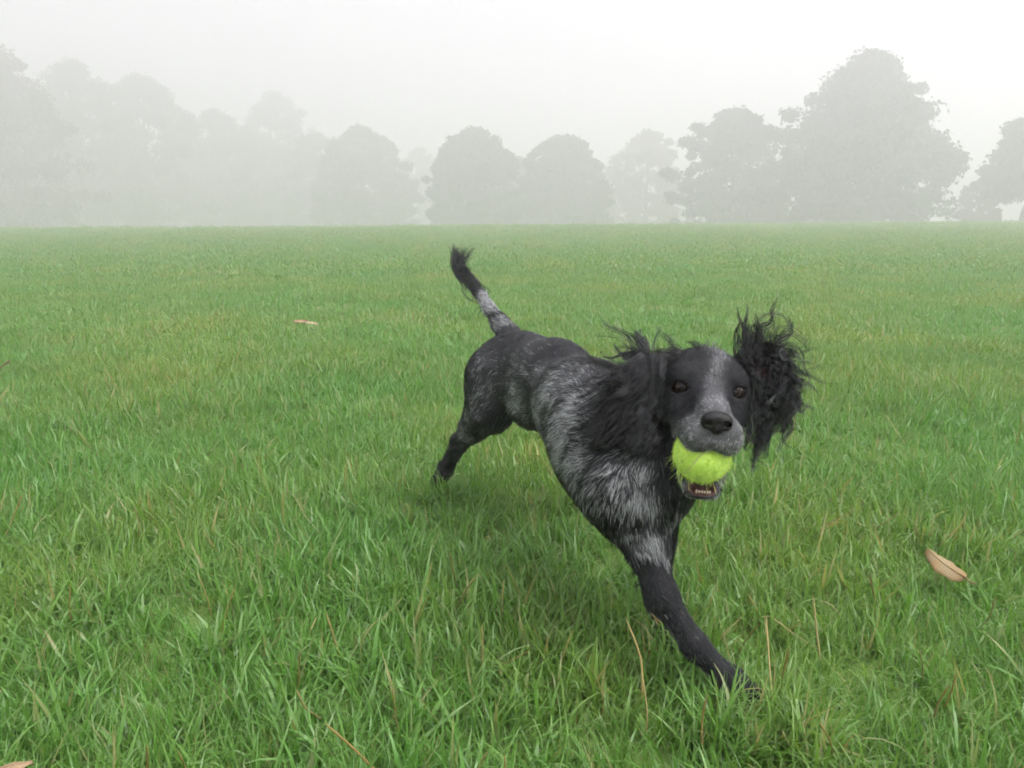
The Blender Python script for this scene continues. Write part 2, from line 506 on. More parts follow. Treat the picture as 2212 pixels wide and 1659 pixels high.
tree(1212, 100, 303, 82, 'dome', 'dark', 'right one of the two dome shaped trees in the centre', 10, low=0.0, clumps=230, per=80)
tree(1120, 60, 345, 95, 'dome', 'mid', 'small pale tree filling the notch between the two dome trees', 18, low=0.0)
tree(1385, 105, 288, 98, 'oval', 'yellow', 'sparse yellowish tree with light showing through, right of the dome trees', 11, clumps=130, per=38, size=0.30, low=0.0)
tree(1562, 128, 248, 70, 'dome', 'dark', 'bushy tree touching the left side of the largest tree', 12, clumps=150, per=66, rag=1.8)
tree(1835, 196, 138, 63, 'broad', 'dark', 'largest broad tree with ragged crown at the right', 13, clumps=220, per=80, low=0.03, rag=2.0)
tree(2088, 46, 385, 66, 'oval', 'yellow', 'small yellowish shrub at the right foot of the largest tree', 14, low=0.0, clumps=60, per=40, size=0.26, name='shrub')
tree(2228, 122, 238, 60, 'dome', 'mid', 'tree at the right edge with a bare slender trunk', 15, low=0.27, clumps=190, per=58, trunk_u=2181)
tree(2440, 225, 50, 54, 'dome', 'dark', 'tall tree mostly beyond the right edge, one branch tip in view', 16, low=0.12, clumps=260)
tree(120, 135, 235, 104, 'dome', 'mid', 'faint lower tree filling in between the brownish tree and its neighbour', 21, low=0.0)
tree(432, 120, 285, 118, 'dome', 'mid', 'faint low tree below the broad rounded grey green one', 22, low=0.0)
tree(585, 125, 300, 120, 'dome', 'mid', 'faint low tree under the tall pointed one', 23, low=0.0)
# ----------------------------------------------------------------- the dog
HS = np.array([0.2389, 0.8929, 0.3763])                    # centre of the skull
HX = np.array([0.99208, -0.10987, -0.06094])               # head frame: across the face,
HY = np.array([-0.09664, -0.97729, 0.18861])               # along the muzzle,
HZ = np.array([0.08028, 0.18122, 0.98016])                 # and up through the crown
def hd(x, y, z):
    return HS + x * HX + y * HY + z * HZ
DOG_Z = 0.0

PRIMS = []                                                  # (kind, data, k, flow, fur length, lift)
def rc(a, b, ra, rb, k=0.03, flow=None, fur=0.016, lift=0.25):
    a, b = np.asarray(a, float), np.asarray(b, float)
    if flow is None: flow = unit(b - a)
    PRIMS.append(('rc', (a, b, ra, rb), k, np.asarray(flow, float), fur, lift))
def el(c, r, k=0.02, axes=None, flow=(0, 0.3, -1), fur=0.012, lift=0.25):
    ax = np.stack(axes) if axes is not None else np.eye(3)
    PRIMS.append(('el', (np.asarray(c, float), np.asarray(r, float), ax), k, unit(flow), fur, lift))
HAX = (HX, HY, HZ)

def sdf_prim(pr, P):
    kind, dat = pr[0], pr[1]
    if kind == 'rc':
        a, b, ra, rb = dat
        ab = b - a; L2 = float(ab @ ab)
        t = np.clip(((P - a) @ ab) / L2, 0, 1)
        d = np.linalg.norm(P - a - t[..., None] * ab, axis=-1)
        return d - (ra + (rb - ra) * t)
    c, r, ax = dat
    q = ((P - c) @ ax.T) / r
    n = np.linalg.norm(q, axis=-1)
    g = np.linalg.norm(q / r, axis=-1) + 1e-9
    return n * (n - 1.0) / g

# --- torso (rump to fore-chest)
back = unit(at(1120, 800, 1.40) - at(1335, 965, 1.0))       # coat lies from shoulder towards rump
down = np.array([0, 0, -1.0])
rump = at(1130, 792, 1.405); loin = at(1198, 822, 1.27); rib = at(1272, 888, 1.13); chest = at(1346, 972, 1.01)
rc(rump, loin, 0.069, 0.064, 0.04, back + 0.15 * down, 0.019, 0.12)
rc(loin, rib, 0.064, 0.073, 0.04, back + 0.3 * down, 0.021, 0.12)
rc(rib, chest, 0.073, 0.076, 0.04, back + 0.45 * down, 0.024, 0.14)
rc(chest, at(1405, 1045, 0.945), 0.072, 0.050, 0.04, back * 0.5 + down, 0.024, 0.2)
el(at(1155, 868, 1.31), (0.050, 0.06, 0.046), 0.04, flow=back + 0.6 * down, fur=0.024, lift=0.2)        # flank / tuck-up
rc(at(1305, 1005, 1.02), at(1372, 1085, 0.955), 0.050, 0.042, 0.04, back * 0.4 + down, 0.028, 0.3)   # brisket
# --- neck
rc(at(1366, 930, 1.01), hd(0, -0.035, -0.016), 0.062, 0.048, 0.04, unit(chest - HS) + 0.4 * down, 0.022)
rc(at(1404, 1000, 0.955), hd(0, -0.02, -0.05), 0.054, 0.038, 0.035, unit(chest - HS) + 0.6 * down, 0.026)
# --- right hind leg, pushing off
hip = at(1078, 815, 1.405); knee = at(1062, 888, 1.395); hock = at(993, 955, 1.52); hpaw = at(962, 1012, 1.575); htoe = at(950, 1040, 1.565)
rc(at(1092, 790, 1.42), hip, 0.054, 0.060, 0.03, back * 0.5 + down, 0.018, 0.15)
rc(hip, knee, 0.058, 0.038, 0.03, back * 0.4 + down, 0.018, 0.15)
rc(at(1054, 850, 1.44), at(1024, 918, 1.47), 0.042, 0.023, 0.03, back * 0.8 + down, 0.024, 0.4)
rc(knee, hock, 0.037, 0.0165, 0.025, None, 0.016, 0.3)
rc(hock, hpaw, 0.0175, 0.0145, 0.015, None, 0.015, 0.35)
rc(hpaw, htoe, 0.0165, 0.018, 0.012, None, 0.012, 0.3)
# --- left hind leg, gathered under the body
rc(at(1170, 820, 1.45), at(1222, 905, 1.36), 0.062, 0.040, 0.03, down + back * 0.4, 0.017)
rc(at(1222, 905, 1.36), at(1238, 955, 1.47), 0.038, 0.019, 0.02, None, 0.016)
rc(at(1238, 955, 1.47), at(1262, 1052, 1.45), 0.019, 0.017, 0.015, None, 0.014)
rc(at(1262, 1052, 1.45), at(1275, 1072, 1.42), 0.020, 0.019, 0.012, None, 0.012)
# --- right foreleg, reaching forward
sh = at(1262, 932, 1.03); pt = at(1338, 1045, 0.945); elb = at(1394, 1175, 0.925); mid = at(1428, 1285, 0.905)
wri = at(1502, 1396, 0.886); paw = at(1576, 1470, 0.878); toe = at(1613, 1501, 0.868)
rc(sh, pt, 0.052, 0.050, 0.035, back * 0.9 + down * 0.8, 0.024, 0.15)
rc(pt, elb, 0.045, 0.0235, 0.035, unit(elb - pt) + 0.3 * back, 0.022, 0.25)
rc(elb, mid, 0.0235, 0.0170, 0.02, None, 0.016, 0.25)
rc(mid, wri, 0.0170, 0.0140, 0.02, None, 0.014, 0.22)
rc(wri, paw, 0.0140, 0.0140, 0.015, None, 0.012, 0.22)
rc(paw, toe, 0.0175, 0.0165, 0.012, None, 0.010, 0.25)
for s in (-1, 1):                                           # toes
    rc(paw + np.array([0.010 * s, 0.004 * s, 0]), toe + np.array([0.011 * s, 0.005 * s, -0.004]), 0.010, 0.0095, 0.006, None, 0.008)
# --- left foreleg, set down behind the leading one
LP = [at(1422, 1040, 0.985), at(1412, 1165, 1.02), at(1424, 1300, 1.03), at(1448, 1370, 1.01), at(1462, 1394, 0.985)]
rc(LP[0], LP[1], 0.042, 0.026, 0.03, None, 0.016, 0.3)
rc(LP[1], LP[2], 0.026, 0.0165, 0.02, None, 0.015, 0.3)
rc(LP[2], LP[3], 0.0165, 0.0155, 0.015, None, 0.012)
rc(LP[3], LP[4], 0.0170, 0.0165, 0.012, None, 0.010)
# --- tail
TAIL = [at(1100, 725, 1.46), at(1080, 698, 1.49), at(1058, 668, 1.52), at(1040, 638, 1.545), at(1022, 613, 1.565), at(1006, 594, 1.58)]
TR = [0.025, 0.0150, 0.0125, 0.0110, 0.0090, 0.0060]
for i in range(5):
    rc(TAIL[i], TAIL[i + 1], TR[i], TR[i + 1], 0.02 if i < 2 else 0.008, None, 0.016, 0.35)
# --- head
up_f = -HY + 0.25 * HZ                                      # face hair lies from the nose backwards
el(hd(0, -0.004, 0.006), (0.049, 0.056, 0.046), 0.02, HAX, up_f, 0.011, 0.3)
el(hd(-0.026, 0.032, 0.012), (0.020, 0.022, 0.017), 0.015, HAX, up_f, 0.006, 0.15)
el(hd(0.026, 0.032, 0.012), (0.020, 0.022, 0.017), 0.015, HAX, up_f, 0.006, 0.15)
for s in (-1, 1):
    el(hd(0.031 * s, 0.020, -0.026), (0.020, 0.034, 0.030), 0.02, HAX, -HY - 0.5 * HZ + 0.5 * s * HX, 0.009, 0.2)
el(hd(-0.044, -0.010, -0.010), (0.028, 0.030, 0.040), 0.025, HAX, -HX * 0.6 - HZ, 0.012, 0.25)
el(hd(0.040, -0.014, -0.008), (0.024, 0.028, 0.036), 0.025, HAX, HX * 0.4 - HZ, 0.012, 0.25)
rc(hd(0, 0.034, -0.010), hd(0, 0.101, -0.0275), 0.0235, 0.0160, 0.018, up_f, 0.006, 0.14)
el(hd(0, 0.097, -0.0545), (0.0220, 0.0150, 0.0140), 0.010, HAX, -HZ - 0.3 * HY, 0.006, 0.2)
for s in (-1, 1):
    rc(hd(0.0215 * s, 0.042, -0.044), hd(0.0155 * s, 0.098, -0.047), 0.0170, 0.0160, 0.012, -HY - 0.5 * HZ + 0.4 * s * HX, 0.006, 0.2)
    rc(hd(0.0245 * s, 0.052, -0.052), hd(0.0180 * s, 0.094, -0.058), 0.0135, 0.0135, 0.010, -HY * 0.6 - HZ + 0.4 * s * HX, 0.008, 0.3)
    rc(hd(0.030 * s, 0.012, -0.058), hd(-0.004 + 0.0125 * s, 0.072, -0.1175), 0.0140, 0.0085, 0.010, -HY * 0.5 - HZ, 0.010, 0.3)      # jaw bones
el(hd(-0.004, 0.076, -0.1185), (0.0155, 0.0130, 0.0082), 0.006, HAX, -HY * 0.5 - HZ, 0.006, 0.3)                                    # chin
el(hd(0, 0.032, -0.094), (0.020, 0.030, 0.010), 0.012, HAX, -HY - HZ, 0.014, 0.4)                                              # floor of the jaw
BALL_C, BALL_R = hd(-0.0055, 0.0700, -0.0755), 0.0320
EYES = [hd(-0.0308, 0.0388, 0.0), hd(0.0312, 0.0388, -0.001)]
EYE_R = 0.0118
CARVE = [('rc', (BALL_C, BALL_C + 0.0001 * HY, BALL_R + 0.0008, BALL_R + 0.0008), 0.002),
         ('el', (hd(-0.004, 0.080, -0.1140), np.array([0.0135, 0.0115, 0.0070]), np.stack(HAX)), 0.002)]
for e, s in zip(EYES, (-1, 1)):
    CARVE.append(('rc', (e, e + 0.0001 * HY, 0.0121, 0.0121), 0.003))
    CARVE.append(('el', (e + HY * 0.0105 + HX * s * 0.003, np.array([0.0096, 0.010, 0.0050]), np.stack(HAX)), 0.004))

def smin(a, b, k):
    h = np.maximum(k - np.abs(a - b), 0) / k
    return np.minimum(a, b) - h * h * k * 0.25

def axis(lo, hi, f0, f1, coarse, fine):
    out = [lo]
    while out[-1] < hi:
        out.append(out[-1] + (fine if f0 <= out[-1] <= f1 else coarse))
    return np.array(out)

def build_sdf_mesh(prims, carve, gx, gy, gz):
    nx, ny, nz = len(gx), len(gy), len(gz)
    D = np.full((nx, ny, nz), 0.06, dtype=np.float32)
    def block(lo, hi):
        r = []
        for g, a, b in zip((gx, gy, gz), lo, hi):
            r.append(slice(max(0, np.searchsorted(g, a) - 1), min(len(g), np.searchsorted(g, b) + 1)))
        return tuple(r)
    def bounds(pr, m):
        if pr[0] == 'rc':
            a, b, ra, rb = pr[1]; r = max(ra, rb) + m
            return np.minimum(a, b) - r, np.maximum(a, b) + r
        c, r, _ = pr[1]
        return c - max(r) - m, c + max(r) + m
    def pts(bl):
        return np.stack(np.meshgrid(gx[bl[0]], gy[bl[1]], gz[bl[2]], indexing='ij'), -1)
    for pr in prims:
        bl = block(*bounds(pr, 0.045))
        D[bl] = smin(D[bl], sdf_prim(pr, pts(bl)).astype(np.float32), pr[2])
    for pr in carve:
        bl = block(*bounds(pr, 0.02))
        D[bl] = -smin(-D[bl], sdf_prim(pr, pts(bl)).astype(np.float32), pr[2])
    S = D < 0
    c = np.zeros((nx - 1, ny - 1, nz - 1), dtype=np.int8)
    for i in (0, 1):
        for j in (0, 1):
            for k in (0, 1):
                c += S[i:nx - 1 + i, j:ny - 1 + j, k:nz - 1 + k]
    act = (c > 0) & (c < 8)
    ijk = np.argwhere(act)
    vid = np.full(act.shape, -1, dtype=np.int64)
    vid[act] = np.arange(len(ijk))
    I, J, K = ijk.T
    corners = [(a, b, d) for a in (0, 1) for b in (0, 1) for d in (0, 1)]
    val = {q: D[I + q[0], J + q[1], K + q[2]].astype(float) for q in corners}
    pos = {q: np.stack([gx[I + q[0]], gy[J + q[1]], gz[K + q[2]]], 1) for q in corners}
    acc = np.zeros((len(ijk), 3)); cnt = np.zeros(len(ijk))
    for a in corners:
        for ax_ in range(3):
            if a[ax_] == 0:
                b = list(a); b[ax_] = 1; b = tuple(b)
                va, vb = val[a], val[b]
                cr = (va < 0) != (vb < 0)
                t = np.where(cr, va / np.where(cr, va - vb, 1), 0)
                acc += np.where(cr[:, None], pos[a] + t[:, None] * (pos[b] - pos[a]), 0)
                cnt += cr
    V = acc / cnt[:, None]
    F = []
    for ax_ in range(3):
        o1, o2 = [(1, 2), (2, 0), (0, 1)][ax_]
        sl0 = [slice(None)] * 3; sl1 = [slice(None)] * 3
        sl0[ax_] = slice(0, -1); sl1[ax_] = slice(1, None)
        for o in (o1, o2):
            sl0[o] = slice(1, -1); sl1[o] = slice(1, -1)
        s0, s1 = S[tuple(sl0)], S[tuple(sl1)]
        e = np.argwhere(s0 != s1)
        flip = s0[tuple(e.T)]
        e[:, o1] += 1; e[:, o2] += 1
        q = []
        for d1, d2 in ((0, 0), (-1, 0), (-1, -1), (0, -1)):
            w = e.copy(); w[:, o1] += d1; w[:, o2] += d2
            q.append(vid[tuple(w.T)])
        q = np.stack(q, 1)
        q[flip] = q[flip][:, ::-1]
        F.append(q)
    F = np.concatenate(F)[:, ::-1]
    F = F[(F >= 0).all(1)]
    # one pass of smoothing along quad edges
    for _ in range(2):
        s = np.zeros_like(V); n = np.zeros(len(V))
        for a, b in ((0, 1), (1, 2), (2, 3), (3, 0)):
            np.add.at(s, F[:, a], V[F[:, b]]); np.add.at(n, F[:, a], 1)
            np.add.at(s, F[:, b], V[F[:, a]]); np.add.at(n, F[:, b], 1)
        V = V * 0.6 + 0.4 * s / np.maximum(n, 1)[:, None]
    return V, F

def to_head(P):
    q = np.asarray(P) - HS
    return np.stack([q @ HX, q @ HY, q @ HZ], -1)

# --- coat: dark roan; pale patches are (centre, radius, share of pale hairs)
PALE = [(np.array(c), r * 1.12, min(1.0, w * 1.12)) for c, r, w in [
    ((0.051, 1.053, 0.336), 0.0513, 0.50),
    ((0.009, 1.205, 0.283), 0.0299, 0.70),
    ((0.031, 1.098, 0.293), 0.0287, 0.50),
    ((0.040, 1.154, 0.347), 0.0224, 0.30),
    ((0.073, 0.946, 0.332), 0.0340, 0.72),
    ((0.061, 0.936, 0.297), 0.0309, 0.85),
    ((0.076, 0.898, 0.277), 0.0268, 0.72),
    ((0.096, 0.948, 0.357), 0.0216, 0.50),
    ((0.055, 0.945, 0.271), 0.0157, 0.60),
    ((0.104, 0.847, 0.258), 0.0341, 0.36),
    ((0.079, 0.885, 0.244), 0.0237, 0.30),
    ((0.144, 0.840, 0.284), 0.0252, 0.45),
    ((0.126, 0.847, 0.288), 0.0169, 0.28),
    ((0.159, 0.831, 0.250), 0.0145, 0.72),
    ((0.141, 0.831, 0.240), 0.0146, 0.40),
    ((0.175, 0.833, 0.236), 0.0112, 0.42),
    ((0.173, 0.829, 0.198), 0.0136, 1.00),
    ((0.183, 0.829, 0.186), 0.0091, 1.00),
    ((0.192, 0.831, 0.170), 0.0074, 0.95),
    ((0.151, 0.830, 0.186), 0.0079, 0.60),
    ((0.202, 0.847, 0.221), 0.0160, 0.40),
    ((0.137, 0.836, 0.208), 0.0114, 0.35),
    ((-0.098, 1.390, 0.175), 0.0201, 0.40),
    ((-0.086, 1.358, 0.212), 0.0160, 0.30),
    ((-0.039, 1.308, 0.282), 0.0255, 0.22),
    ((-0.053, 1.523, 0.425), 0.0240, 1.00),
    ((-0.041, 1.503, 0.412), 0.0190, 1.00),
    ((-0.063, 1.535, 0.436), 0.0097, 0.90),
    ((-0.028, 1.461, 0.390), 0.0242, 0.45),
    ((-0.014, 1.435, 0.380), 0.0183, 0.30),
    ((0.010, 1.230, 0.340), 0.050, 0.20), ((0.045, 1.090, 0.375), 0.045, 0.22), ((-0.040, 1.320, 0.300), 0.050, 0.20), ((-0.062, 1.340, 0.250), 0.035, 0.22)]]
def pale_share(P):
    """share of pale hairs at a point of the coat"""
    w = np.full(len(P), 0.02)
    for c, r, s in PALE:
        d = np.linalg.norm(P - c, axis=1) / r
        w = np.maximum(w, s * np.exp(-d ** 2.4 * 0.9))
    w = w * (1 + np.clip(1.1 - w, 0, 1) * 0.9 * vnoise(P, 48, 31)) * (1 + 0.3 * vnoise(P, 110, 32))
    w = np.clip(w, 0.008, 1)
    # face: pale blaze and muzzle, black mask over eyes and cheeks
    q = to_head(P)
    x, y, z = q.T
    head = (y > -0.03) & (np.linalg.norm(q * [1, 0.7, 1], axis=1) < 0.118) & (z > -0.085)
    bl = np.clip((y - 0.02) / 0.05, 0, 1)
    half = np.interp(y, [-0.02, 0.02, 0.045, 0.07, 0.09, 0.11], [0.016, 0.0165, 0.0095, 0.013, 0.028, 0.05])
    cx = np.interp(y, [0.0, 0.03, 0.05, 0.07, 0.1], [0.016, 0.013, 0.005, 0.002, 0.0])
    blaze = np.exp(-(np.abs(x - cx) / half) ** 2) * np.interp(y, [-0.03, 0.0, 0.03, 0.06], [0.0, 0.34, 0.48, 0.58]) * (z > -0.05 + 0.9 * np.maximum(0.04 - y, 0))
    muz = np.clip((y - 0.070) / 0.018, 0, 1) * 0.70
    lip = np.clip((-0.040 - z) / 0.010, 0, 1) * np.clip((y - 0.045) / 0.02, 0, 1) * 0.6
    f = np.maximum(np.maximum(np.maximum(blaze, muz), lip), 0.02) * (1 + 0.35 * vnoise(P, 120, 51))
    jaw = (y > 0.035) & (y < 0.10) & (z <= -0.085) & (z > -0.135) & (np.abs(x) < 0.03)
    w = np.where(head, f, w)
    w = np.where(jaw, 0.45, w)
    return w

def inner_lip(P):
    q = to_head(P)
    d = np.sqrt(((q - [-0.004, 0.080, -0.1140]) / [0.0160, 0.0135, 0.0088]) ** 2 @ np.ones(3))
    db = np.linalg.norm(P - BALL_C, axis=1)
    return (d < 1.06) | ((db < BALL_R + 0.0014) & (q[:, 2] < -0.045))

def nose_zone(P):
    q = to_head(P)
    return np.sqrt(((q - [0, 0.1170, -0.0345]) / [0.0185, 0.012, 0.0145]) ** 2 @ np.ones(3)) < 1.0

def eye_zone(P, m=0.0150):
    return np.minimum(np.linalg.norm(P - EYES[0], axis=1), np.linalg.norm(P - EYES[1], axis=1)) < m

def skin_mat():
    m, n, l, out = new_mat('dog_skin')
    a = N(n, 'ShaderNodeAttribute', attribute_name='col')
    b = N(n, 'ShaderNodeBsdfPrincipled'); b.inputs['Roughness'].default_value = 0.6; b.inputs['Specular IOR Level'].default_value = 0.12
    tc = N(n, 'ShaderNodeTexCoord')
    no = N(n, 'ShaderNodeTexNoise'); no.inputs['Scale'].default_value = 260; no.inputs['Detail'].default_value = 3
    bu = N(n, 'ShaderNodeBump'); bu.inputs['Strength'].default_value = 0.4; bu.inputs['Distance'].default_value = 0.002
    l.new(tc.outputs['Object'], no.inputs['Vector']); l.new(no.outputs[0], bu.inputs['Height']); l.new(bu.outputs[0], b.inputs['Normal'])
    l.new(a.outputs['Color'], b.inputs['Base Color']); l.new(b.outputs[0], out.inputs[0])
    return m
M_SKIN = skin_mat()

def hair_mat(name, rough=0.42, spec=0.5):
    m, n, l, out = new_mat(name)
    a = N(n, 'ShaderNodeAttribute', attribute_name='col')
    b = N(n, 'ShaderNodeBsdfPrincipled'); b.inputs['Roughness'].default_value = rough; b.inputs['Specular IOR Level'].default_value = spec
    l.new(a.outputs['Color'], b.inputs['Base Color']); l.new(b.outputs[0], out.inputs[0])
    return m
M_HAIR = hair_mat('dog_hair', 0.36, 0.30)
M_WET = hair_mat('wet_dog_hair', 0.30, 0.32)

def hair_obj(name, P, rad, col, mat, parent):
    """P (n,k,3) strand points, rad (n,k), col (n,3)"""
    n, k, _ = P.shape
    cu = bpy.data.hair_curves.new(name)
    cu.add_curves([k] * n)
    cu.points.foreach_set('position', P.astype(np.float32).ravel())
    cu.points.foreach_set('radius', rad.astype(np.float32).ravel())
    a = cu.attributes.new('col', 'FLOAT_COLOR', 'CURVE')
    a.data.foreach_set('color', np.concatenate([col, np.ones((n, 1))], 1).astype(np.float32).ravel())
    cu.materials.append(mat)
    o = bpy.data.objects.new(name, cu)
    COL.objects.link(o)
    if parent is not None:
        o.parent = parent
        root = parent
        o.matrix_parent_inverse = parent.matrix_world.inverted() if parent.parent else Matrix.Translation(-parent.location)
    return o

def surface_samples(V, F, n, rng, weight=None):
    T = np.concatenate([F[:, [0, 1, 2]], F[:, [0, 2, 3]]]) if F.shape[1] == 4 else F
    a, b, c = V[T[:, 0]], V[T[:, 1]], V[T[:, 2]]
    cr = np.cross(b - a, c - a)
    A = np.linalg.norm(cr, axis=1)
    w = A.copy()
    if weight is not None: w = w * weight((a + b + c) / 3)
    i = rng.choice(len(T), n, p=w / w.sum())
    r1, r2 = np.sqrt(rng.uniform(0, 1, n)), rng.uniform(0, 1, n)
    P = (1 - r1)[:, None] * a[i] + (r1 * (1 - r2))[:, None] * b[i] + (r1 * r2)[:, None] * c[i]
    return P, cr[i] / (A[i][:, None] + 1e-12), i

dog_root_loc = (0.12, 1.08, 0.0)
dog = empty('dog', dog_root_loc)
tag(dog, 'wet black and grey roan spaniel running with a tennis ball in its mouth', 'dog')
bpy.context.view_layer.update()

gx = axis(-0.23, 0.345, 0.165, 0.305, 0.0055, 0.0023)
gy = axis(0.68, 1.72, 0.745, 0.935, 0.0055, 0.0023)
gz = axis(-0.04, 0.585, 0.245, 0.440, 0.0055, 0.0023)
DV, DF = build_sdf_mesh(PRIMS, CARVE, gx, gy, gz)
body = mesh_obj('body', DV, DF, M_SKIN, dog)

def coat_fields(P):
    """flow direction, fur length, lift at points P, blended from the nearest body shapes"""
    W = np.zeros(len(P)); Fl = np.zeros((len(P), 3)); Le = np.zeros(len(P)); Li = np.zeros(len(P))
    for pr in PRIMS:
        w = np.exp(-np.maximum(sdf_prim(pr, P) + 0.004, 0) / 0.008) + 1e-9
        W += w; Fl += w[:, None] * unit(pr[3]); Le += w * pr[4]; Li += w * pr[5]
    return unit(Fl / W[:, None]), Le / W, Li / W

def vert_normals(V, F):
    n = np.cross(V[F[:, 2]] - V[F[:, 0]], V[F[:, 3]] - V[F[:, 1]])
    out = np.zeros_like(V)
    for k in range(4): np.add.at(out, F[:, k], n)
    return unit(out)
DN = vert_normals(DV, DF)

BLACK = np.array([0.013, 0.013, 0.016])
def coat_color(P, rng, share, shade=None):
    n = len(P)
    pale = rng.uniform(0, 1, n) < share
    g = rng.uniform(0.14, 0.60, n)
    white = g[:, None] * np.array([0.96, 0.99, 1.02])
    dark = BLACK * (rng.uniform(0.6, 1.7, n) * (1 if shade is None else shade))[:, None]
    return np.where(pale[:, None], white, dark)

def paint_skin():
    s = pale_share(DV)
    c = BLACK * 0.9 + (s ** 1.2)[:, None] * np.array([0.11, 0.112, 0.118])
    il = inner_lip(DV)
    c[il] = np.array([0.085, 0.042, 0.038])
    ez = eye_zone(DV, 0.0142)
    c[ez] = np.array([0.010, 0.008, 0.008])
    set_attr(body, 'col', 'FLOAT_COLOR', 'POINT', np.concatenate([c, np.ones((len(c), 1))], 1))
paint_skin()

def build_coat():
    rng = np.random.default_rng(21)
    def wt(p):
        w = np.ones(len(p))
        w += 1.2 * pale_share(p)
        w[np.linalg.norm(p - HS, axis=1) < 0.13] = 3.0
        w[p[:, 2] < 0.05] = 0.7
        return w
    n = 230000
    P, Nn, _ = surface_samples(DV, DF, n, rng, wt)
    keep = ~(inner_lip(P) | nose_zone(P) | eye_zone(P, 0.0138))
    P, Nn = P[keep], Nn[keep]
    n = len(P)
    fl, le, li = coat_fields(P)
    # slow swirls in the lie of the coat
    sw = np.stack([vnoise(P, 22, 1), vnoise(P, 22, 2), vnoise(P, 22, 3)], 1)
    sw2 = np.stack([vnoise(P, 75, 41), vnoise(P, 75, 42), vnoise(P, 75, 43)], 1)
    fl = unit(fl + 0.40 * sw + 0.34 * sw2)
    tan = unit(fl - (fl * Nn).sum(1)[:, None] * Nn)
    le = le * 0.60 * rng.uniform(0.6, 1.2, n) * (1 + 0.25 * vnoise(P, 40, 9))
    li = np.clip(li * 0.8 + 0.08 * vnoise(P, 60, 4), 0.04, 0.5)
    # wet coat: hairs draw together into pointed locks
    ns = n // 10
    seeds = rng.choice(n, ns, replace=False)
    kd = KDTree(ns)
    for i, s in enumerate(seeds): kd.insert(Vector(P[s]), i)
    kd.balance()
    near = np.array([kd.find(Vector(p))[1] for p in P])
    sd_ = seeds[near]
    k = 5
    ts = np.linspace(0, 1, k)
    out = np.zeros((n, k, 3))
    tip_n = np.zeros((n, k, 3))
    for j, t in enumerate(ts):
        out[:, j] = P + Nn * (-0.0008) + le[:, None] * (tan * t * (0.85 + 0.15 * t) + Nn * (li * np.sin(t * 2.2) * 0.75)[:, None]) + down * (le * 0.12 * t * t)[:, None]
    for j, t in enumerate(ts):
        pull = 0.45 * t ** 1.3
        tgt = out[sd_, j] + (P - P[sd_]) * 0.15
        far = np.linalg.norm(P - P[sd_], axis=1) > 0.012
        pl = np.where(far, 0, pull)[:, None]
        tip_n[:, j] = out[:, j] * (1 - pl) + tgt * pl
    out = tip_n + 0.0012 * ts[None, :, None] * rng.normal(0, 1, (n, 1, 3))
    r0 = np.where(np.linalg.norm(P - HS, axis=1) < 0.13, 0.00018, 0.00021) * rng.uniform(0.7, 1.3, n)
    rad = r0[:, None] * (1 - 0.8 * ts ** 1.5)[None]
    share = pale_share(P + le[:, None] * 0.0)
    # ticking: pale hair comes in flecks
    fleck = 0.5 * vnoise(P, 85, 11) + 0.5 * vnoise(P, 190, 12)
    lockn = rng.uniform(-1, 1, ns)[near]
    sh = np.clip(share + (0.80 * fleck + 0.40 * lockn) * np.clip(share * (1.25 - share) * 2.2, 0, 0.9), 0, 1)
    col = coat_color(P, rng, sh, rng.uniform(0.35, 2.2, ns)[near])
    # on the face pale and dark hairs are short and well mixed
    q = to_head(P)
    face = (q[:, 1] > -0.03) & (np.linalg.norm(q * [1, 0.7, 1], axis=1) < 0.118) & (q[:, 2] > -0.085)
    fs = np.clip(share * (1 + 0.35 * fleck), 0, 1)
    mixed = BLACK * rng.uniform(0.6, 1.6, n)[:, None] + (fs * np.clip(0.75 + 0.9 * lockn * 0.6 + 0.5 * rng.normal(0, 1, n), 0.05, 1.9))[:, None] * np.array([0.40, 0.40, 0.415])
    col = np.where(face[:, None], mixed, col)
    hair_obj('coat', out, rad, col, M_HAIR, dog)
build_coat()

# --- long hair: locks of strands along a guide
def smooth_path(pts, k):
    pts = np.asarray(pts, float)
    n = len(pts)
    ext = np.concatenate([[2 * pts[0] - pts[1]], pts, [2 * pts[-1] - pts[-2]]])
    out = []
    for t in np.linspace(0, n - 1, k):
        i = min(int(t), n - 2); f = t - i
        p0, p1, p2, p3 = ext[i], ext[i + 1], ext[i + 2], ext[i + 3]
        out.append(0.5 * (2 * p1 + (p2 - p0) * f + (2 * p0 - 5 * p1 + 4 * p2 - p3) * f * f + (3 * p1 - p0 - 3 * p2 + p3) * f ** 3))
    return np.array(out)

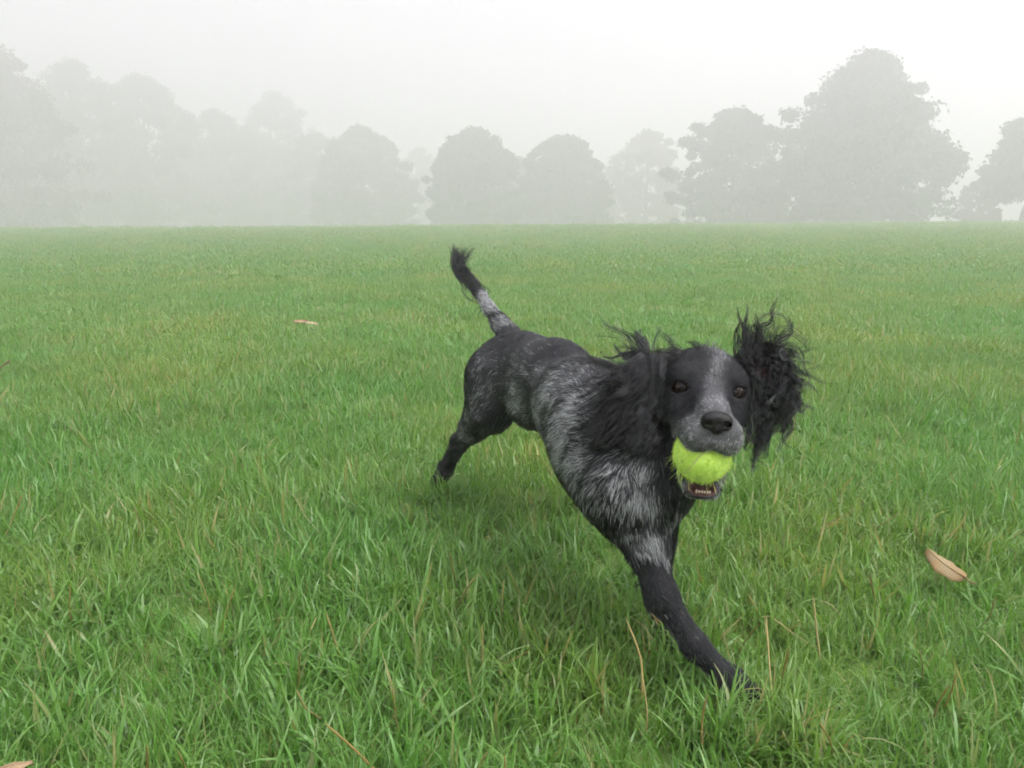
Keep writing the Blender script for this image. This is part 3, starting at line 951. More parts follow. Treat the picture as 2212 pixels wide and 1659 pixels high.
class Locks:
    K = 14
    def __init__(self): self.P, self.R, self.C = [], [], []
    def add(self, pts, rng, n=16, w0=0.005, w1=0.0012, curl=0.003, turns=1.5, rad=0.00030, col=None, pale=0.0, frizz=0.0006):
        K = self.K
        g = smooth_path(pts, K)
        t = np.linspace(0, 1, K)
        d = unit(np.gradient(g, axis=0))
        a = unit(np.cross(d, np.array([0.2, 0.3, 1.0]))); b = np.cross(d, a)
        ph = rng.uniform(0, 6.28)
        shade = rng.uniform(0.25, 1.9)
        L = np.linalg.norm(np.diff(g, axis=0), axis=1).sum()
        wav = curl * np.sin(t * math.pi * 0.5)[:, None] * (np.cos(ph + t * turns * 6.28)[:, None] * a + np.sin(ph + t * turns * 6.28)[:, None] * b)
        if n > 8 and rng.uniform() < 0.28: w1 = w1 * 3.5; n = int(n * 1.2)
        for _ in range(n):
            o1, o2 = rng.normal(0, 1, 2) * 0.5
            wid = (w0 + (w1 - w0) * t ** 0.8)[:, None]
            end = rng.uniform(0.8, 1.0)
            s = g + wav + wid * (o1 * a + o2 * b) + frizz * np.cumsum(rng.normal(0, 1, (K, 3)), axis=0) * 0.35
            if end < 1:                                     # strands of a lock end unevenly
                ti = t * end * (K - 1); i = np.minimum(ti.astype(int), K - 2); f = (ti - i)[:, None]
                s = s[i] * (1 - f) + s[i + 1] * f
            self.P.append(s)
            self.R.append(0.8 * rad * rng.uniform(0.6, 1.2) * (1 - 0.85 * t ** 2))
            if col is None:
                c = np.array([0.13, 0.133, 0.14]) * rng.uniform(0.5, 1.4) if rng.uniform() < pale else BLACK * rng.uniform(0.7, 1.4) * shade
            else:
                c = np.asarray(col) * rng.uniform(0.75, 1.2)
            self.C.append(c)
    def build(self, name, parent, mat=None):
        return hair_obj(name, np.array(self.P), np.array(self.R), np.array(self.C), mat or M_WET, parent)

def ear_flap(name, path, widths, side, thick, mat_cols, parent):
    """leathery ear: a thick tapering leaf swept along PATH; SIDE gives its breadth direction"""
    K, M = 14, 16
    g = smooth_path(path, K)
    w = np.interp(np.linspace(0, 1, K), np.linspace(0, 1, len(widths)), widths)
    d = unit(np.gradient(g, axis=0))
    sv = unit(np.asarray(side)[None] - (d @ np.asarray(side))[:, None] * d)
    nv = np.cross(d, sv)
    V, F = [], []
    for i in range(K):
        for m in range(M):
            a = 2 * np.pi * m / M
            th = thick * min(1, w[i] / 0.015)
            V.append(g[i] + sv[i] * w[i] * np.cos(a) + nv[i] * th * np.sin(a) + nv[i] * 0.006 * (np.cos(a) ** 2 - 0.5))
    for i in range(K - 1):
        for m in range(M):
            F.append((i * M + m, i * M + (m + 1) % M, (i + 1) * M + (m + 1) % M, (i + 1) * M + m))
    F.append(tuple(range(M))[::-1]); F.append(tuple((K - 1) * M + m for m in range(M)))
    o = mesh_obj(name, V, F, M_SKIN, parent)
    c = np.array([mat_cols(p) for p in np.array(V)])
    set_attr(o, 'col', 'FLOAT_COLOR', 'POINT', np.concatenate([c, np.ones((len(c), 1))], 1))
    return o, g, sv, nv, w, np.array(V)

def build_ears():
    rng = np.random.default_rng(5)
    # the ear swinging back against the neck
    path = [hd(-0.040, -0.012, 0.024), at(1405, 800, 0.905), at(1370, 850, 0.893), at(1340, 905, 0.897), at(1318, 945, 0.905)]
    ear, g, sv, nv, w, fv = ear_flap('ear', path, [0.022, 0.028, 0.030, 0.026, 0.010], at(1300, 830, 0.9) - at(1400, 900, 0.9), 0.005, lambda p: BLACK, dog)
    lk = Locks()
    toward = unit(np.array([0, 0, CAM_H]) - path[2])
    rim = np.array([(1300, 822), (1268, 868), (1256, 915), (1262, 955), (1272, 985), (1300, 975), (1335, 962), (1370, 955), (1405, 945), (1425, 925)], float)
    for q in range(170):
        u, v = rng.uniform(1335, 1436), rng.uniform(765, 865)
        if u < 1375 and v < 800: v += 40
        root = at(u, v, rng.uniform(0.888, 0.905))
        f = np.clip(rng.normal((1440 - u) / 105 * -0.8 + 0.85, 0.22), 0, 1) * (len(rim) - 1)
        i = min(int(f), len(rim) - 2); eu, ev = rim[i] * (1 - f + i) + rim[i + 1] * (f - i)
        k_ = rng.uniform(0.55, 1.05)
        e = at(u + (eu - u) * k_, v + (ev - v) * k_, rng.uniform(0.885, 0.905))
        m = (root + e) / 2 + toward * rng.uniform(0.002, 0.012) - HX * rng.uniform(-0.003, 0.006)
        lk.add([root, root * 0.55 + m * 0.45 + toward * 0.003, m, m * 0.45 + e * 0.55, e], rng, n=18, w0=0.0042, w1=0.0007, curl=rng.uniform(0.0018, 0.0048), turns=rng.uniform(0.8, 1.9), rad=0.00027, pale=0.01, frizz=0.00022)
    for q in range(1100):                                   # short dense hair over the leather and its root
        p = fv[rng.integers(0, len(fv))] + rng.normal(0, 0.004, 3)
        dirn = unit(unit(path[2] - path[0]) + rng.normal(0, 0.12, 3))
        lk.add([p, p + dirn * 0.008 + toward * 0.003, p + dirn * 0.016 + toward * 0.002], rng, n=2, w0=0.003, w1=0.001, curl=0.0003, turns=0.5, rad=0.00028, frizz=0.0002)
    for q in range(90):                                     # over the root, sweeping back from the skull
        p = hd(rng.uniform(-0.052, -0.026), rng.uniform(-0.022, 0.018), rng.uniform(0.002, 0.040))
        e = p + unit(-HX - 0.25 * HZ - 0.1 * HY + rng.normal(0, 0.25, 3)) * rng.uniform(0.022, 0.045)
        lk.add([p, (p + e) / 2 + HZ * 0.004 + toward * 0.003, e + down * 0.006], rng, n=18, w0=0.007, w1=0.0014, curl=0.0016, turns=0.8, rad=0.00027)
    # hair blown back and up off the top edge
    for tip, st, sz in [((1248, 752), (1375, 795), 8), ((1258, 783), (1365, 800), 7), ((1276, 815), (1350, 815), 6), ((1290, 690), (1385, 772), 5), ((1298, 775), (1390, 765), 10),
                        ((1368, 722), (1392, 762), 9), ((1380, 732), (1400, 762), 12), ((1355, 728), (1390, 770), 6), ((1320, 740), (1392, 770), 8), ((1410, 705), (1412, 760), 2), ((1335, 760), (1400, 770), 14), ((1345, 775), (1410, 775), 14),
                        ((1236, 905), (1310, 850), 7), ((1222, 890), (1320, 840), 5), ((1240, 930), (1300, 900), 8), ((1255, 1000), (1310, 940), 9), ((1262, 970), (1320, 930), 12), ((1292, 985), (1330, 940), 12), ((1320, 1000), (1350, 945), 12), ((1245, 868), (1330, 820), 6)]:
        a, b = at(*st, 0.905), at(*tip, 0.93)
        m = (a + b) / 2 + np.array([0, 0, rng.normal(0.002, 0.006)]) + rng.normal(0, 0.003, 3)
        lk.add([a, a * 0.65 + m * 0.35, m, m * 0.4 + b * 0.6, b], rng, n=int(sz * 2.2) + 2, w0=0.0055, w1=0.0006, curl=0.0030, turns=rng.uniform(0.8, 1.8), rad=0.00040)
        if sz > 4:
            o_ = rng.normal(0, 0.007, 3); lk.add([a, a * 0.65 + m * 0.35 + o_ * .3, m + o_ * .6, m * 0.4 + b * 0.6 + o_, b * 0.85 + a * 0.15 + o_], rng, n=sz, w0=0.005, w1=0.0008, curl=0.004, turns=rng.uniform(0.8, 2.0), rad=0.00030)
    # shoulder-side curtain below the ear, over the neck
    for q in range(60):
        u, v = rng.uniform(1350, 1425), rng.uniform(880, 950)
        a = at(u, v, 0.888)
        L = rng.uniform(0.018, 0.036)
        b = a + unit(at(u - 22, v + 60, 0.885) - a) * L
        lk.add([a, a * 0.6 + b * 0.4 + toward * 0.005, b], rng, n=14, w0=0.006, w1=0.001, curl=0.002, turns=1.0, rad=0.00026, pale=0.06)
    for q in range(90):
        t = rng.uniform(0, 1)
        a = at(1400 - 120 * t, 770 + 120 * t + 40 * t * t, 0.90)
        b = a + unit(-HX + HZ * (0.9 - 1.6 * t) + rng.normal(0, 0.35, 3)) * rng.uniform(0.02, 0.045)
        lk.add([a, a * 0.5 + b * 0.5 + rng.normal(0, 0.003, 3), b, b + rng.normal(0, 0.008, 3)], rng, n=2, w0=0.002, w1=0.002, curl=0.0015, turns=1.0, rad=0.00022)
    lk.build('ear_hair', ear)

    # the other ear, thrown up and open so that its inside shows
    path = [hd(0.040, -0.014, 0.020), at(1632, 786, 0.905), at(1664, 792, 0.895), at(1680, 822, 0.888), at(1686, 862, 0.885)]
    def incol(p):
        d = np.linalg.norm(p - at(1642, 812, 0.897)) / 0.022
        return BLACK + np.array([0.050, 0.014, 0.014]) * math.exp(-d * d)
    ear2, g, sv, nv, w, fv = ear_flap('ear', path, [0.018, 0.026, 0.028, 0.022, 0.008], at(1655, 740, 0.9) - at(1650, 860, 0.9), 0.005, incol, dog)
    lk = Locks()
    toward = unit(np.array([0, 0, CAM_H]) - path[2])
    for q in range(130):                                    # hair on the open inside and round the rim
        s = rng.uniform(0.12, 1.0) ** 0.8
        i = min(int(s * 13), 12)
        acr = rng.uniform(-1, 1)
        root = g[i] + sv[i] * w[i] * acr + toward * rng.uniform(0.0, 0.006)
        if np.linalg.norm(root - at(1640, 812, 0.895)) < 0.014: continue
        fwd = unit(g[min(i + 1, 13)] - g[max(i - 1, 0)])
        dn = down * (0.75 if acr < 0.2 else 0.25)
        dirn = unit(fwd * 0.8 + sv[i] * acr * (0.9 if acr > 0 else 0.5) + dn * s + rng.normal(0, 0.22, 3))
        L = rng.uniform(0.018, 0.036)
        p1 = root + dirn * L * 0.4 + toward * 0.006
        p2 = root + dirn * L * 0.75 + dn * L * 0.25 + toward * 0.004
        p3 = root + dirn * L * 0.85 + dn * L * 0.55 + rng.normal(0, 0.009, 3)
        lk.add([root, p1, p2, p3], rng, n=15, w0=0.0055, w1=0.0012, curl=rng.uniform(0.002, 0.006), turns=rng.uniform(0.8, 1.8), rad=0.00027, pale=0.04)
    for q in range(26):                                     # swept up off the top edge near the skull
        u = rng.uniform(1593, 1650); v = rng.uniform(752, 790)
        a = at(u, v, 0.893); L = rng.uniform(0.018, 0.042)
        b = a + unit(at(u + rng.uniform(-14, 26), v - 70, 0.895) - a) * L
        lk.add([a, a * 0.5 + b * 0.5 + HX * rng.normal(0, 0.003), b], rng, n=16, w0=0.006, w1=0.0010, curl=0.0015, turns=0.9, rad=0.00027)
    # the lower curtain that hangs beside the cheek
    for q in range(70):
        u = rng.uniform(1622, 1705); v = rng.uniform(800, 880)
        a = at(u, v, 0.893 + rng.uniform(-0.006, 0.01))
        L = rng.uniform(0.038, 0.070) * (1.15 - (u - 1622) / 200)
        b = a + unit(at(u + rng.uniform(-22, 6), v + 80, 0.89) - a) * L
        m = (a + b) / 2 + at(u + 12, v, 0.89) - at(u, v, 0.89)
        lk.add([a, m, b, b + rng.normal(0, 0.008, 3)], rng, n=14, w0=0.005, w1=0.001, curl=rng.uniform(0.002, 0.005), turns=rng.uniform(0.8, 1.6), rad=0.00027, pale=0.06)
    # upward wisps and ringlets
    W = [([(1606, 745), (1604, 712), (1597, 690), (1594, 655)], 12, 0), ([(1612, 740), (1612, 700), (1613, 680), (1615, 648)], 12, 0), ([(1594, 770), (1590, 730), (1594, 705), (1600, 690)], 14, 0),
         ([(1640, 735), (1645, 708), (1664, 695), (1668, 670), (1690, 634)], 14, 0), ([(1630, 735), (1636, 710), (1634, 690), (1628, 672)], 8, 0), ([(1650, 730), (1658, 712), (1672, 704)], 6, 0),
         ([(1640, 690), (1660, 678), (1690, 680), (1704, 700), (1704, 726)], 4, 0), ([(1680, 735), (1704, 720), (1708, 700), (1700, 684)], 12, 0), ([(1670, 735), (1700, 715), (1735, 735), (1746, 755), (1738, 775)], 4, 0),
         ([(1695, 740), (1722, 752), (1736, 775), (1735, 790)], 4, 0), ([(1700, 760), (1715, 770), (1732, 778)], 8, 0), ([(1705, 780), (1722, 800), (1742, 812)], 10, 0), ([(1690, 790), (1715, 812), (1738, 822)], 12, 0),
         ([(1700, 810), (1718, 825), (1722, 845)], 14, 0), ([(1700, 835), (1722, 850), (1724, 880), (1710, 895)], 14, 0), ([(1735, 785), (1748, 815), (1742, 835), (1722, 840)], 4, 0.9),
         ([(1692, 750), (1684, 764), (1692, 776), (1706, 770)], 5, 0.8), ([(1704, 778), (1696, 790), (1676, 796)], 5, 0.7), ([(1660, 872), (1672, 860), (1688, 850), (1697, 825)], 5, 0.8),
         ([(1628, 850), (1622, 880), (1634, 900), (1652, 910), (1660, 925)], 6, 0.6), ([(1690, 890), (1700, 905), (1690, 928), (1672, 930)], 12, 0), ([(1636, 900), (1640, 935), (1628, 955), (1612, 978)], 12, 0), ([(1650, 900), (1655, 935), (1645, 955)], 12, 0), ([(1620, 900), (1622, 935), (1612, 960), (1608, 975)], 10, 0.1)]
    for pts, n_, pale in W:
        dz = rng.uniform(-0.006, 0.006) - (0.018 if pale > 0.3 else 0)
        lk.add([at(u, v, 0.888 + dz) for u, v in pts], rng, n=int(n_ * 1.5) + 1 if pale < 0.3 else 4, w0=0.0065 if pale < 0.3 else 0.0022, w1=0.0006, curl=0.0012, turns=1.2, rad=0.00036 if pale < 0.3 else 0.00026, pale=pale)
    for q in range(90):                                     # single fine hairs thinning out round the rim
        a_ = rng.uniform(-0.5, 2.6)
        a = at(1662 + 30 * math.sin(a_), 800 - 50 * math.cos(a_), 0.893)
        b = a + unit(HX * math.sin(a_) + HZ * math.cos(a_) + rng.normal(0, 0.35, 3)) * rng.uniform(0.02, 0.045)
        c = b + rng.normal(0, 0.010, 3)
        lk.add([a, a * 0.5 + b * 0.5 + rng.normal(0, 0.003, 3), b, c], rng, n=2, w0=0.002, w1=0.002, curl=0.0015, turns=1.0, rad=0.00022)
    lk.build('ear_hair', ear2)

    # tuft on the crown, tail plume, feathering
    lk = Locks()
    for tip, st, n_, pale in [((1478, 738), (1512, 752), 12, 0), ((1492, 738), (1520, 752), 12, 0.1), ((1532, 732), (1528, 754), 10, 0.3), ((1526, 738), (1520, 754), 10, 0.1), ((1545, 736), (1540, 755), 10, 0.4), ((1558, 748), (1552, 760), 8, 0.1), ((1505, 742), (1510, 755), 12, 0)]:
        a, b = at(*st, 0.875), at(*tip, 0.885)
        lk.add([a, (a + b) / 2 + np.array([0, 0, 0.002]), b], rng, n=n_, w0=0.004, w1=0.0008, curl=0.0006, turns=0.6, rad=0.00025, pale=pale)
    for q in range(14):
        sd_ = -1 if q % 2 else 1
        a = hd(0.024 * sd_ + rng.normal(0, 0.003), 0.088 + rng.normal(0, 0.007), -0.045 + rng.normal(0, 0.005))
        b = a + unit(HX * sd_ + rng.normal(0, 0.25, 3) - HZ * 0.25) * rng.uniform(0.02, 0.035)
        lk.add([a, (a + b) / 2 + HZ * 0.002, b], rng, n=1, w0=0.0, w1=0.0, curl=0.0, turns=0.5, rad=0.00016, pale=0.5, frizz=0.0)
    lk.build('crown_tuft', dog)
    lk = Locks()
    for q in range(70):
        i = rng.integers(3, 6)
        a = TAIL[i] + rng.normal(0, 0.006, 3)
        tip = at(rng.uniform(970, 992), 522 + 62 * rng.uniform(0, 1) ** 1.5, 1.60) if rng.uniform() < 0.8 else at(rng.uniform(1000, 1030), rng.uniform(522, 545), 1.60)
        m = at(rng.uniform(982, 1000), rng.uniform(565, 590), 1.59)
        lk.add([a, m, tip], rng, n=14, w0=0.009, w1=0.0016, curl=0.003, turns=0.8, rad=0.00040)
    for q in range(16):                                     # underside of the tail
        t = rng.uniform(0, 4); i = int(t); a = TAIL[i] * (1 - t + i) + TAIL[i + 1] * (t - i)
        b = a + unit(at(1000, 720, 1.52) - at(1060, 670, 1.52)) * rng.uniform(0.015, 0.034) + rng.normal(0, 0.006, 3)
        lk.add([a, (a + b) / 2 + unit(TAIL[i + 1] - TAIL[i]) * 0.008, b], rng, n=8, w0=0.005, w1=0.0008, curl=0.002, turns=0.8, rad=0.00030)
    for u_, v_ in ((974, 522), (978, 534), (990, 530), (1012, 532), (1030, 524), (969, 548)):
        lk.add([at(1000, 590, 1.58), at(986, 568, 1.59), at((u_ + 984) / 2, (v_ + 556) / 2, 1.595), at(u_, v_, 1.60)], rng, n=4, w0=0.004, w1=0.0008, curl=0.0015, turns=0.7, rad=0.00036)
    for q in range(2):
        lk.add([at(1035, 655, 1.55), at(1012, 645, 1.56), at(998, 625, 1.57), at(997, 610 - 8 * q, 1.57)], rng, n=5, w0=0.003, w1=0.0008, curl=0.001, turns=0.8, rad=0.0003)
    lk.build('tail_hair', dog)
    lk = Locks()
    FE = [((1345, 1160), (1330, 1185), 0.93), ((1352, 1190), (1338, 1225), 0.925), ((1358, 1215), (1348, 1250), 0.92), ((1370, 1250), (1358, 1280), 0.915), ((1390, 1290), (1382, 1322), 0.91), ((1300, 1125), (1292, 1148), 0.96), ((1320, 1140), (1312, 1162), 0.95), ((1335, 1150), (1322, 1172), 0.94), ((1255, 1090), (1243, 1105), 0.98), ((1275, 1105), (1265, 1128), 0.97),
          ((978, 945), (960, 950), 1.52), ((975, 965), (962, 972), 1.54), ((1012, 870), (1000, 885), 1.44), ((1018, 830), (1006, 850), 1.44), ((1005, 895), (992, 915), 1.46), ((1140, 925), (1150, 938), 1.28), ((1150, 928), (1165, 936), 1.26), ((1485, 1090), (1498, 1108), 0.93), ((1478, 1130), (1492, 1145), 0.93), ((1462, 1190), (1474, 1205), 0.93)]
    for a_, b_, d_ in FE:
        for _ in range(3):
            j = rng.normal(0, 4, 2)
            if a_[0] > 1450: j[0] -= 58
            a, b = at(a_[0] + j[0] + 18, a_[1] + j[1] - 4, d_ + 0.006), at(b_[0] + j[0] + 10, b_[1] + j[1] - 4, d_ + 0.008)
            lk.add([a, (a + b) / 2, b + rng.normal(0, 0.003, 3)], rng, n=9, w0=0.006, w1=0.0008, curl=0.001, turns=0.7, rad=0.00030, pale=0.05)
    lk.build('feathering', dog)
build_ears()

# --- nose, eyes, teeth
def uv_sphere(c, r, nu=24, nv=16, axes=None):
    ax = np.stack(axes) if axes is not None else np.eye(3)
    V, F = [], []
    for i in range(nv + 1):
        th = math.pi * i / nv
        for j in range(nu):
            ph = 2 * math.pi * j / nu
            l_ = np.array([math.sin(th) * math.cos(ph), math.sin(th) * math.sin(ph), math.cos(th)]) * r
            V.append(c + l_ @ ax)
    for i in range(nv):
        for j in range(nu):
            F.append((i * nu + j, (i + 1) * nu + j, (i + 1) * nu + (j + 1) % nu, i * nu + (j + 1) % nu))
    return V, F

def build_face():
    m, n, l, out = new_mat('nose_leather')
    b = N(n, 'ShaderNodeBsdfPrincipled'); b.inputs['Base Color'].default_value = (0.007, 0.006, 0.007, 1); b.inputs['Roughness'].default_value = 0.5; b.inputs['Specular IOR Level'].default_value = 0.3
    tc = N(n, 'ShaderNodeTexCoord'); vo = N(n, 'ShaderNodeTexVoronoi'); vo.inputs['Scale'].default_value = 900
    bu = N(n, 'ShaderNodeBump'); bu.inputs['Strength'].default_value = 0.5; bu.inputs['Distance'].default_value = 0.0006
    l.new(tc.outputs['Object'], vo.inputs['Vector']); l.new(vo.outputs['Distance'], bu.inputs['Height']); l.new(bu.outputs[0], b.inputs['Normal']); l.new(b.outputs[0], out.inputs[0])
    pr = []
    def e2(c, r, k): pr.append(('el', (hd(*c), np.array(r), np.stack(HAX)), k))
    e2((0, 0.1130, -0.0300), (0.0150, 0.0105, 0.0085), 0.004)
    e2((-0.0090, 0.1130, -0.0345), (0.0085, 0.0095, 0.0085), 0.004)
    e2((0.0090, 0.1130, -0.0345), (0.0085, 0.0095, 0.0085), 0.004)
    e2((0, 0.1135, -0.0400), (0.0070, 0.0085, 0.0085), 0.004)
    cv = []
    for s in (-1, 1):
        cv.append(('rc', (hd(0.0085 * s, 0.1250, -0.0365), hd(0.0125 * s, 0.1150, -0.0350), 0.0036, 0.0026), 0.002))
    cv.append(('rc', (hd(0, 0.1250, -0.0330), hd(0, 0.1240, -0.0480), 0.0010, 0.0010), 0.001))
    c = hd(0, 0.113, -0.036)
    g = [np.arange(c[i] - 0.026, c[i] + 0.026, 0.0009) for i in range(3)]
    V, F = build_sdf_mesh(pr, cv, *g)
    mesh_obj('nose', V, F, m, dog)

    m, n, l, out = new_mat('dog_eye')
    b = N(n, 'ShaderNodeBsdfPrincipled'); b.inputs['Roughness'].default_value = 0.06; b.inputs['Specular IOR Level'].default_value = 0.22
    a = N(n, 'ShaderNodeAttribute', attribute_name='rad')
    r = ramp(n, [(0.0, (0.004, 0.003, 0.003)), (0.24, (0.004, 0.003, 0.003)), (0.32, (0.014, 0.006, 0.003)), (0.62, (0.008, 0.004, 0.003)), (0.75, (0.02, 0.015, 0.013))])
    l.new(a.outputs['Fac'], r.inputs[0]); l.new(r.outputs[0], b.inputs['Base Color']); l.new(b.outputs[0], out.inputs[0])
    for e in EYES:
        look = unit(np.array([0.0, 0, CAM_H]) - e)
        ax1 = unit(np.cross(look, [0, 0, 1])); ax2 = np.cross(look, ax1)
        V, F = uv_sphere(e, EYE_R, 28, 20, (ax1, ax2, look))
        o = mesh_obj('eye', V, F, m, dog)
        th = np.arccos(np.clip((np.array(V) - e) @ look / EYE_R, -1, 1)) / (math.pi / 2)
        set_attr(o, 'rad', 'FLOAT', 'POINT', th)

    m, n, l, out = new_mat('tooth_enamel')
    b = N(n, 'ShaderNodeBsdfPrincipled'); b.inputs['Base Color'].default_value = (0.33, 0.26, 0.20, 1); b.inputs['Roughness'].default_value = 0.3
    l.new(b.outputs[0], out.inputs[0])
    for x, s in [(-0.0080, 1.15), (-0.0049, 0.9), (-0.0016, 1.0), (0.0017, 0.9), (0.0050, 1.0), (0.0081, 1.1)]:
        y = 0.0885 - 28 * x * x
        V, F = uv_sphere(hd(x * 0.92 - 0.004, y, -0.1166), np.array([0.00122, 0.0011, 0.0021 * s]), 10, 8, HAX)
        mesh_obj('tooth', V, F, m, dog)
    m, n, l, out = new_mat('claw_horn')
    b = N(n, 'ShaderNodeBsdfPrincipled'); b.inputs['Base Color'].default_value = (0.02, 0.018, 0.017, 1); b.inputs['Roughness'].default_value = 0.35
    l.new(b.outputs[0], out.inputs[0])
    for a, dirn in ((toe, toe - paw), (LP[4], LP[4] - LP[3]), (htoe, htoe - hpaw)):
        dirn = unit(dirn); sidev = unit(np.cross(dirn, [0, 0, 1]))
        for q in (-1.5, -0.5, 0.5, 1.5):
            p = a + sidev * q * 0.0095 + dirn * 0.012 - np.array([0, 0, 0.004])
            V, F = tube([p, p + dirn * 0.006 - np.array([0, 0, 0.001]), p + dirn * 0.011 - np.array([0, 0, 0.005])], [0.0020, 0.0016, 0.0005], 6)
            mesh_obj('claw', V, F, m, dog)
build_face()

# ----------------------------------------------------------------- the ball
def build_ball():
    m, n, l, out = new_mat('tennis_felt')
    tc = N(n, 'ShaderNodeTexCoord'); no = N(n, 'ShaderNodeTexNoise'); no.inputs['Scale'].default_value = 55; no.inputs['Detail'].default_value = 5
    l.new(tc.outputs['Object'], no.inputs['Vector'])
    r = ramp(n, [(0.28, (0.36, 0.46, 0.10)), (0.40, (0.52, 0.74, 0.12)), (0.7, (0.66, 0.88, 0.19))])
    b = N(n, 'ShaderNodeBsdfPrincipled'); b.inputs['Roughness'].default_value = 0.95; b.inputs['Sheen Weight'].default_value = 0.4; b.inputs['Specular IOR Level'].default_value = 0.1
    bu = N(n, 'ShaderNodeBump'); bu.inputs['Strength'].default_value = 0.7; bu.inputs['Distance'].default_value = 0.002
    l.new(no.outputs[0], r.inputs[0]); l.new(r.outputs[0], b.inputs['Base Color']); l.new(no.outputs[0], bu.inputs['Height']); l.new(bu.outputs[0], b.inputs['Normal']); l.new(b.outputs[0], out.inputs[0])
    root = empty('tennis_ball', BALL_C)
    tag(root, 'fuzzy bright yellow tennis ball held in the dog\'s jaws', 'ball')
    bpy.context.view_layer.update()
    rng = np.random.default_rng(3)
    V, F = uv_sphere(BALL_C, BALL_R, 48, 32)
    V = np.array(V); V = BALL_C + (V - BALL_C) * (1 + 0.006 * vnoise(V, 160, 2))[:, None]
    mesh_obj('felt_cover', V, F, m, root)
    # seam: the classic two-lobed curve, sunk into the felt
    ms, n, l, out = new_mat('ball_seam')
    b = N(n, 'ShaderNodeBsdfPrincipled'); b.inputs['Base Color'].default_value = (0.50, 0.58, 0.22, 1); b.inputs['Roughness'].default_value = 0.8
    l.new(b.outputs[0], out.inputs[0])
    t = np.linspace(0, 2 * np.pi, 97)
    A = 0.44
    lat = (np.pi / 2 - A) * np.cos(t); lon = t / 2 + A * np.sin(2 * t)
    px_ = np.stack([np.sin(np.pi / 2 - lat) * np.cos(2 * lon / 2 + 0), np.sin(np.pi / 2 - lat) * np.sin(lon), np.cos(np.pi / 2 - lat)], 1)
    a_, b_ = 0.75, 0.25
    sx = a_ * np.cos(t) + b_ * np.cos(3 * t); sy = a_ * np.sin(t) - b_ * np.sin(3 * t); sz = 2 * math.sqrt(a_ * b_) * np.sin(2 * t)
    rotm = np.array(Matrix.Rotation(0.5, 3, 'X') @ Matrix.Rotation(0.35, 3, 'Y') @ Matrix.Rotation(0.9, 3, 'Z'))
    S = unit(np.stack([sx, sy, sz], 1)) @ rotm.T
    V, F = tube(BALL_C + S[:-1] * (BALL_R - 0.0003), [0.0011] * 96, 6)
    mesh_obj('seam', V, F, ms, root)
    # felt fibres, matted and wet, longer ones torn loose below
    n_ = 9000
    d = unit(rng.normal(0, 1, (n_, 3)))
    dist = np.min(np.linalg.norm(d[:, None, :] - S[None, ::3], axis=2), axis=1)
    d = d[dist > 0.045]; n_ = len(d)
    L = rng.uniform(0.0015, 0.0040, n_)
    loose = (rng.uniform(0, 1, n_) < 0.010) | ((d[:, 0] < -0.45) & (d[:, 2] < 0.1) & (rng.uniform(0, 1, n_) < 0.05))
    L[loose] = rng.uniform(0.005, 0.011, loose.sum())
    tan = unit(np.cross(d, np.stack([vnoise(d, 3, 1), vnoise(d, 3, 2), vnoise(d, 3, 3)], 1) + 0.1) + rng.normal(0, 0.3, (n_, 3)))
    ts = np.linspace(0, 1, 4)
    P = np.stack([BALL_C + d * (BALL_R - 0.0004) + L[:, None] * (d * 0.55 * t + tan * 0.8 * t * t + down * (0.9 * t * t * loose)[:, None]) for t in ts], 1)
    rad = np.full((n_, 4), 0.00022) * (1 - 0.6 * ts)[None]
    col = np.array([0.60, 0.83, 0.15]) * rng.uniform(0.8, 1.15, n_)[:, None]
    hair_obj('felt_fuzz', P, rad, col, hair_mat('felt_fibre', 0.9, 0.1), root)
build_ball()
# ----------------------------------------------------------------- fallen leaves and dry stalks
def on_ground(u, v, z=0.0):
    """point at height z over the meadow along the sight line through (u, v)"""
    o = np.array([0, 0, CAM_H]); d = at(u, v, 1.0) - o
    t = (z - CAM_H) / d[2]
    for _ in range(6):
        p = o + d * t
        t = (float(ground_z(p[0], p[1])) + z - CAM_H) / d[2]
    return o + d * t

def leaf_sheet_mat(name, c0, c1):
    m, n, l, out = new_mat(name)
    tc = N(n, 'ShaderNodeTexCoord'); no = N(n, 'ShaderNodeTexNoise'); no.inputs['Scale'].default_value = 38; no.inputs['Detail'].default_value = 6
    r = ramp(n, [(0.35, c0), (0.65, c1)])
    l.new(tc.outputs['Object'], no.inputs['Vector']); l.new(no.outputs[0], r.inputs[0])
    b = N(n, 'ShaderNodeBsdfPrincipled'); b.inputs['Roughness'].default_value = 0.85; b.inputs['Specular IOR Level'].default_value = 0.2
    bu = N(n, 'ShaderNodeBump'); bu.inputs['Strength'].default_value = 0.4; bu.inputs['Distance'].default_value = 0.002
    l.new(no.outputs[0], bu.inputs['Height']); l.new(bu.outputs[0], b.inputs['Normal'])
    l.new(r.outputs[0], b.inputs['Base Color']); l.new(b.outputs[0], out.inputs[0])
    return m

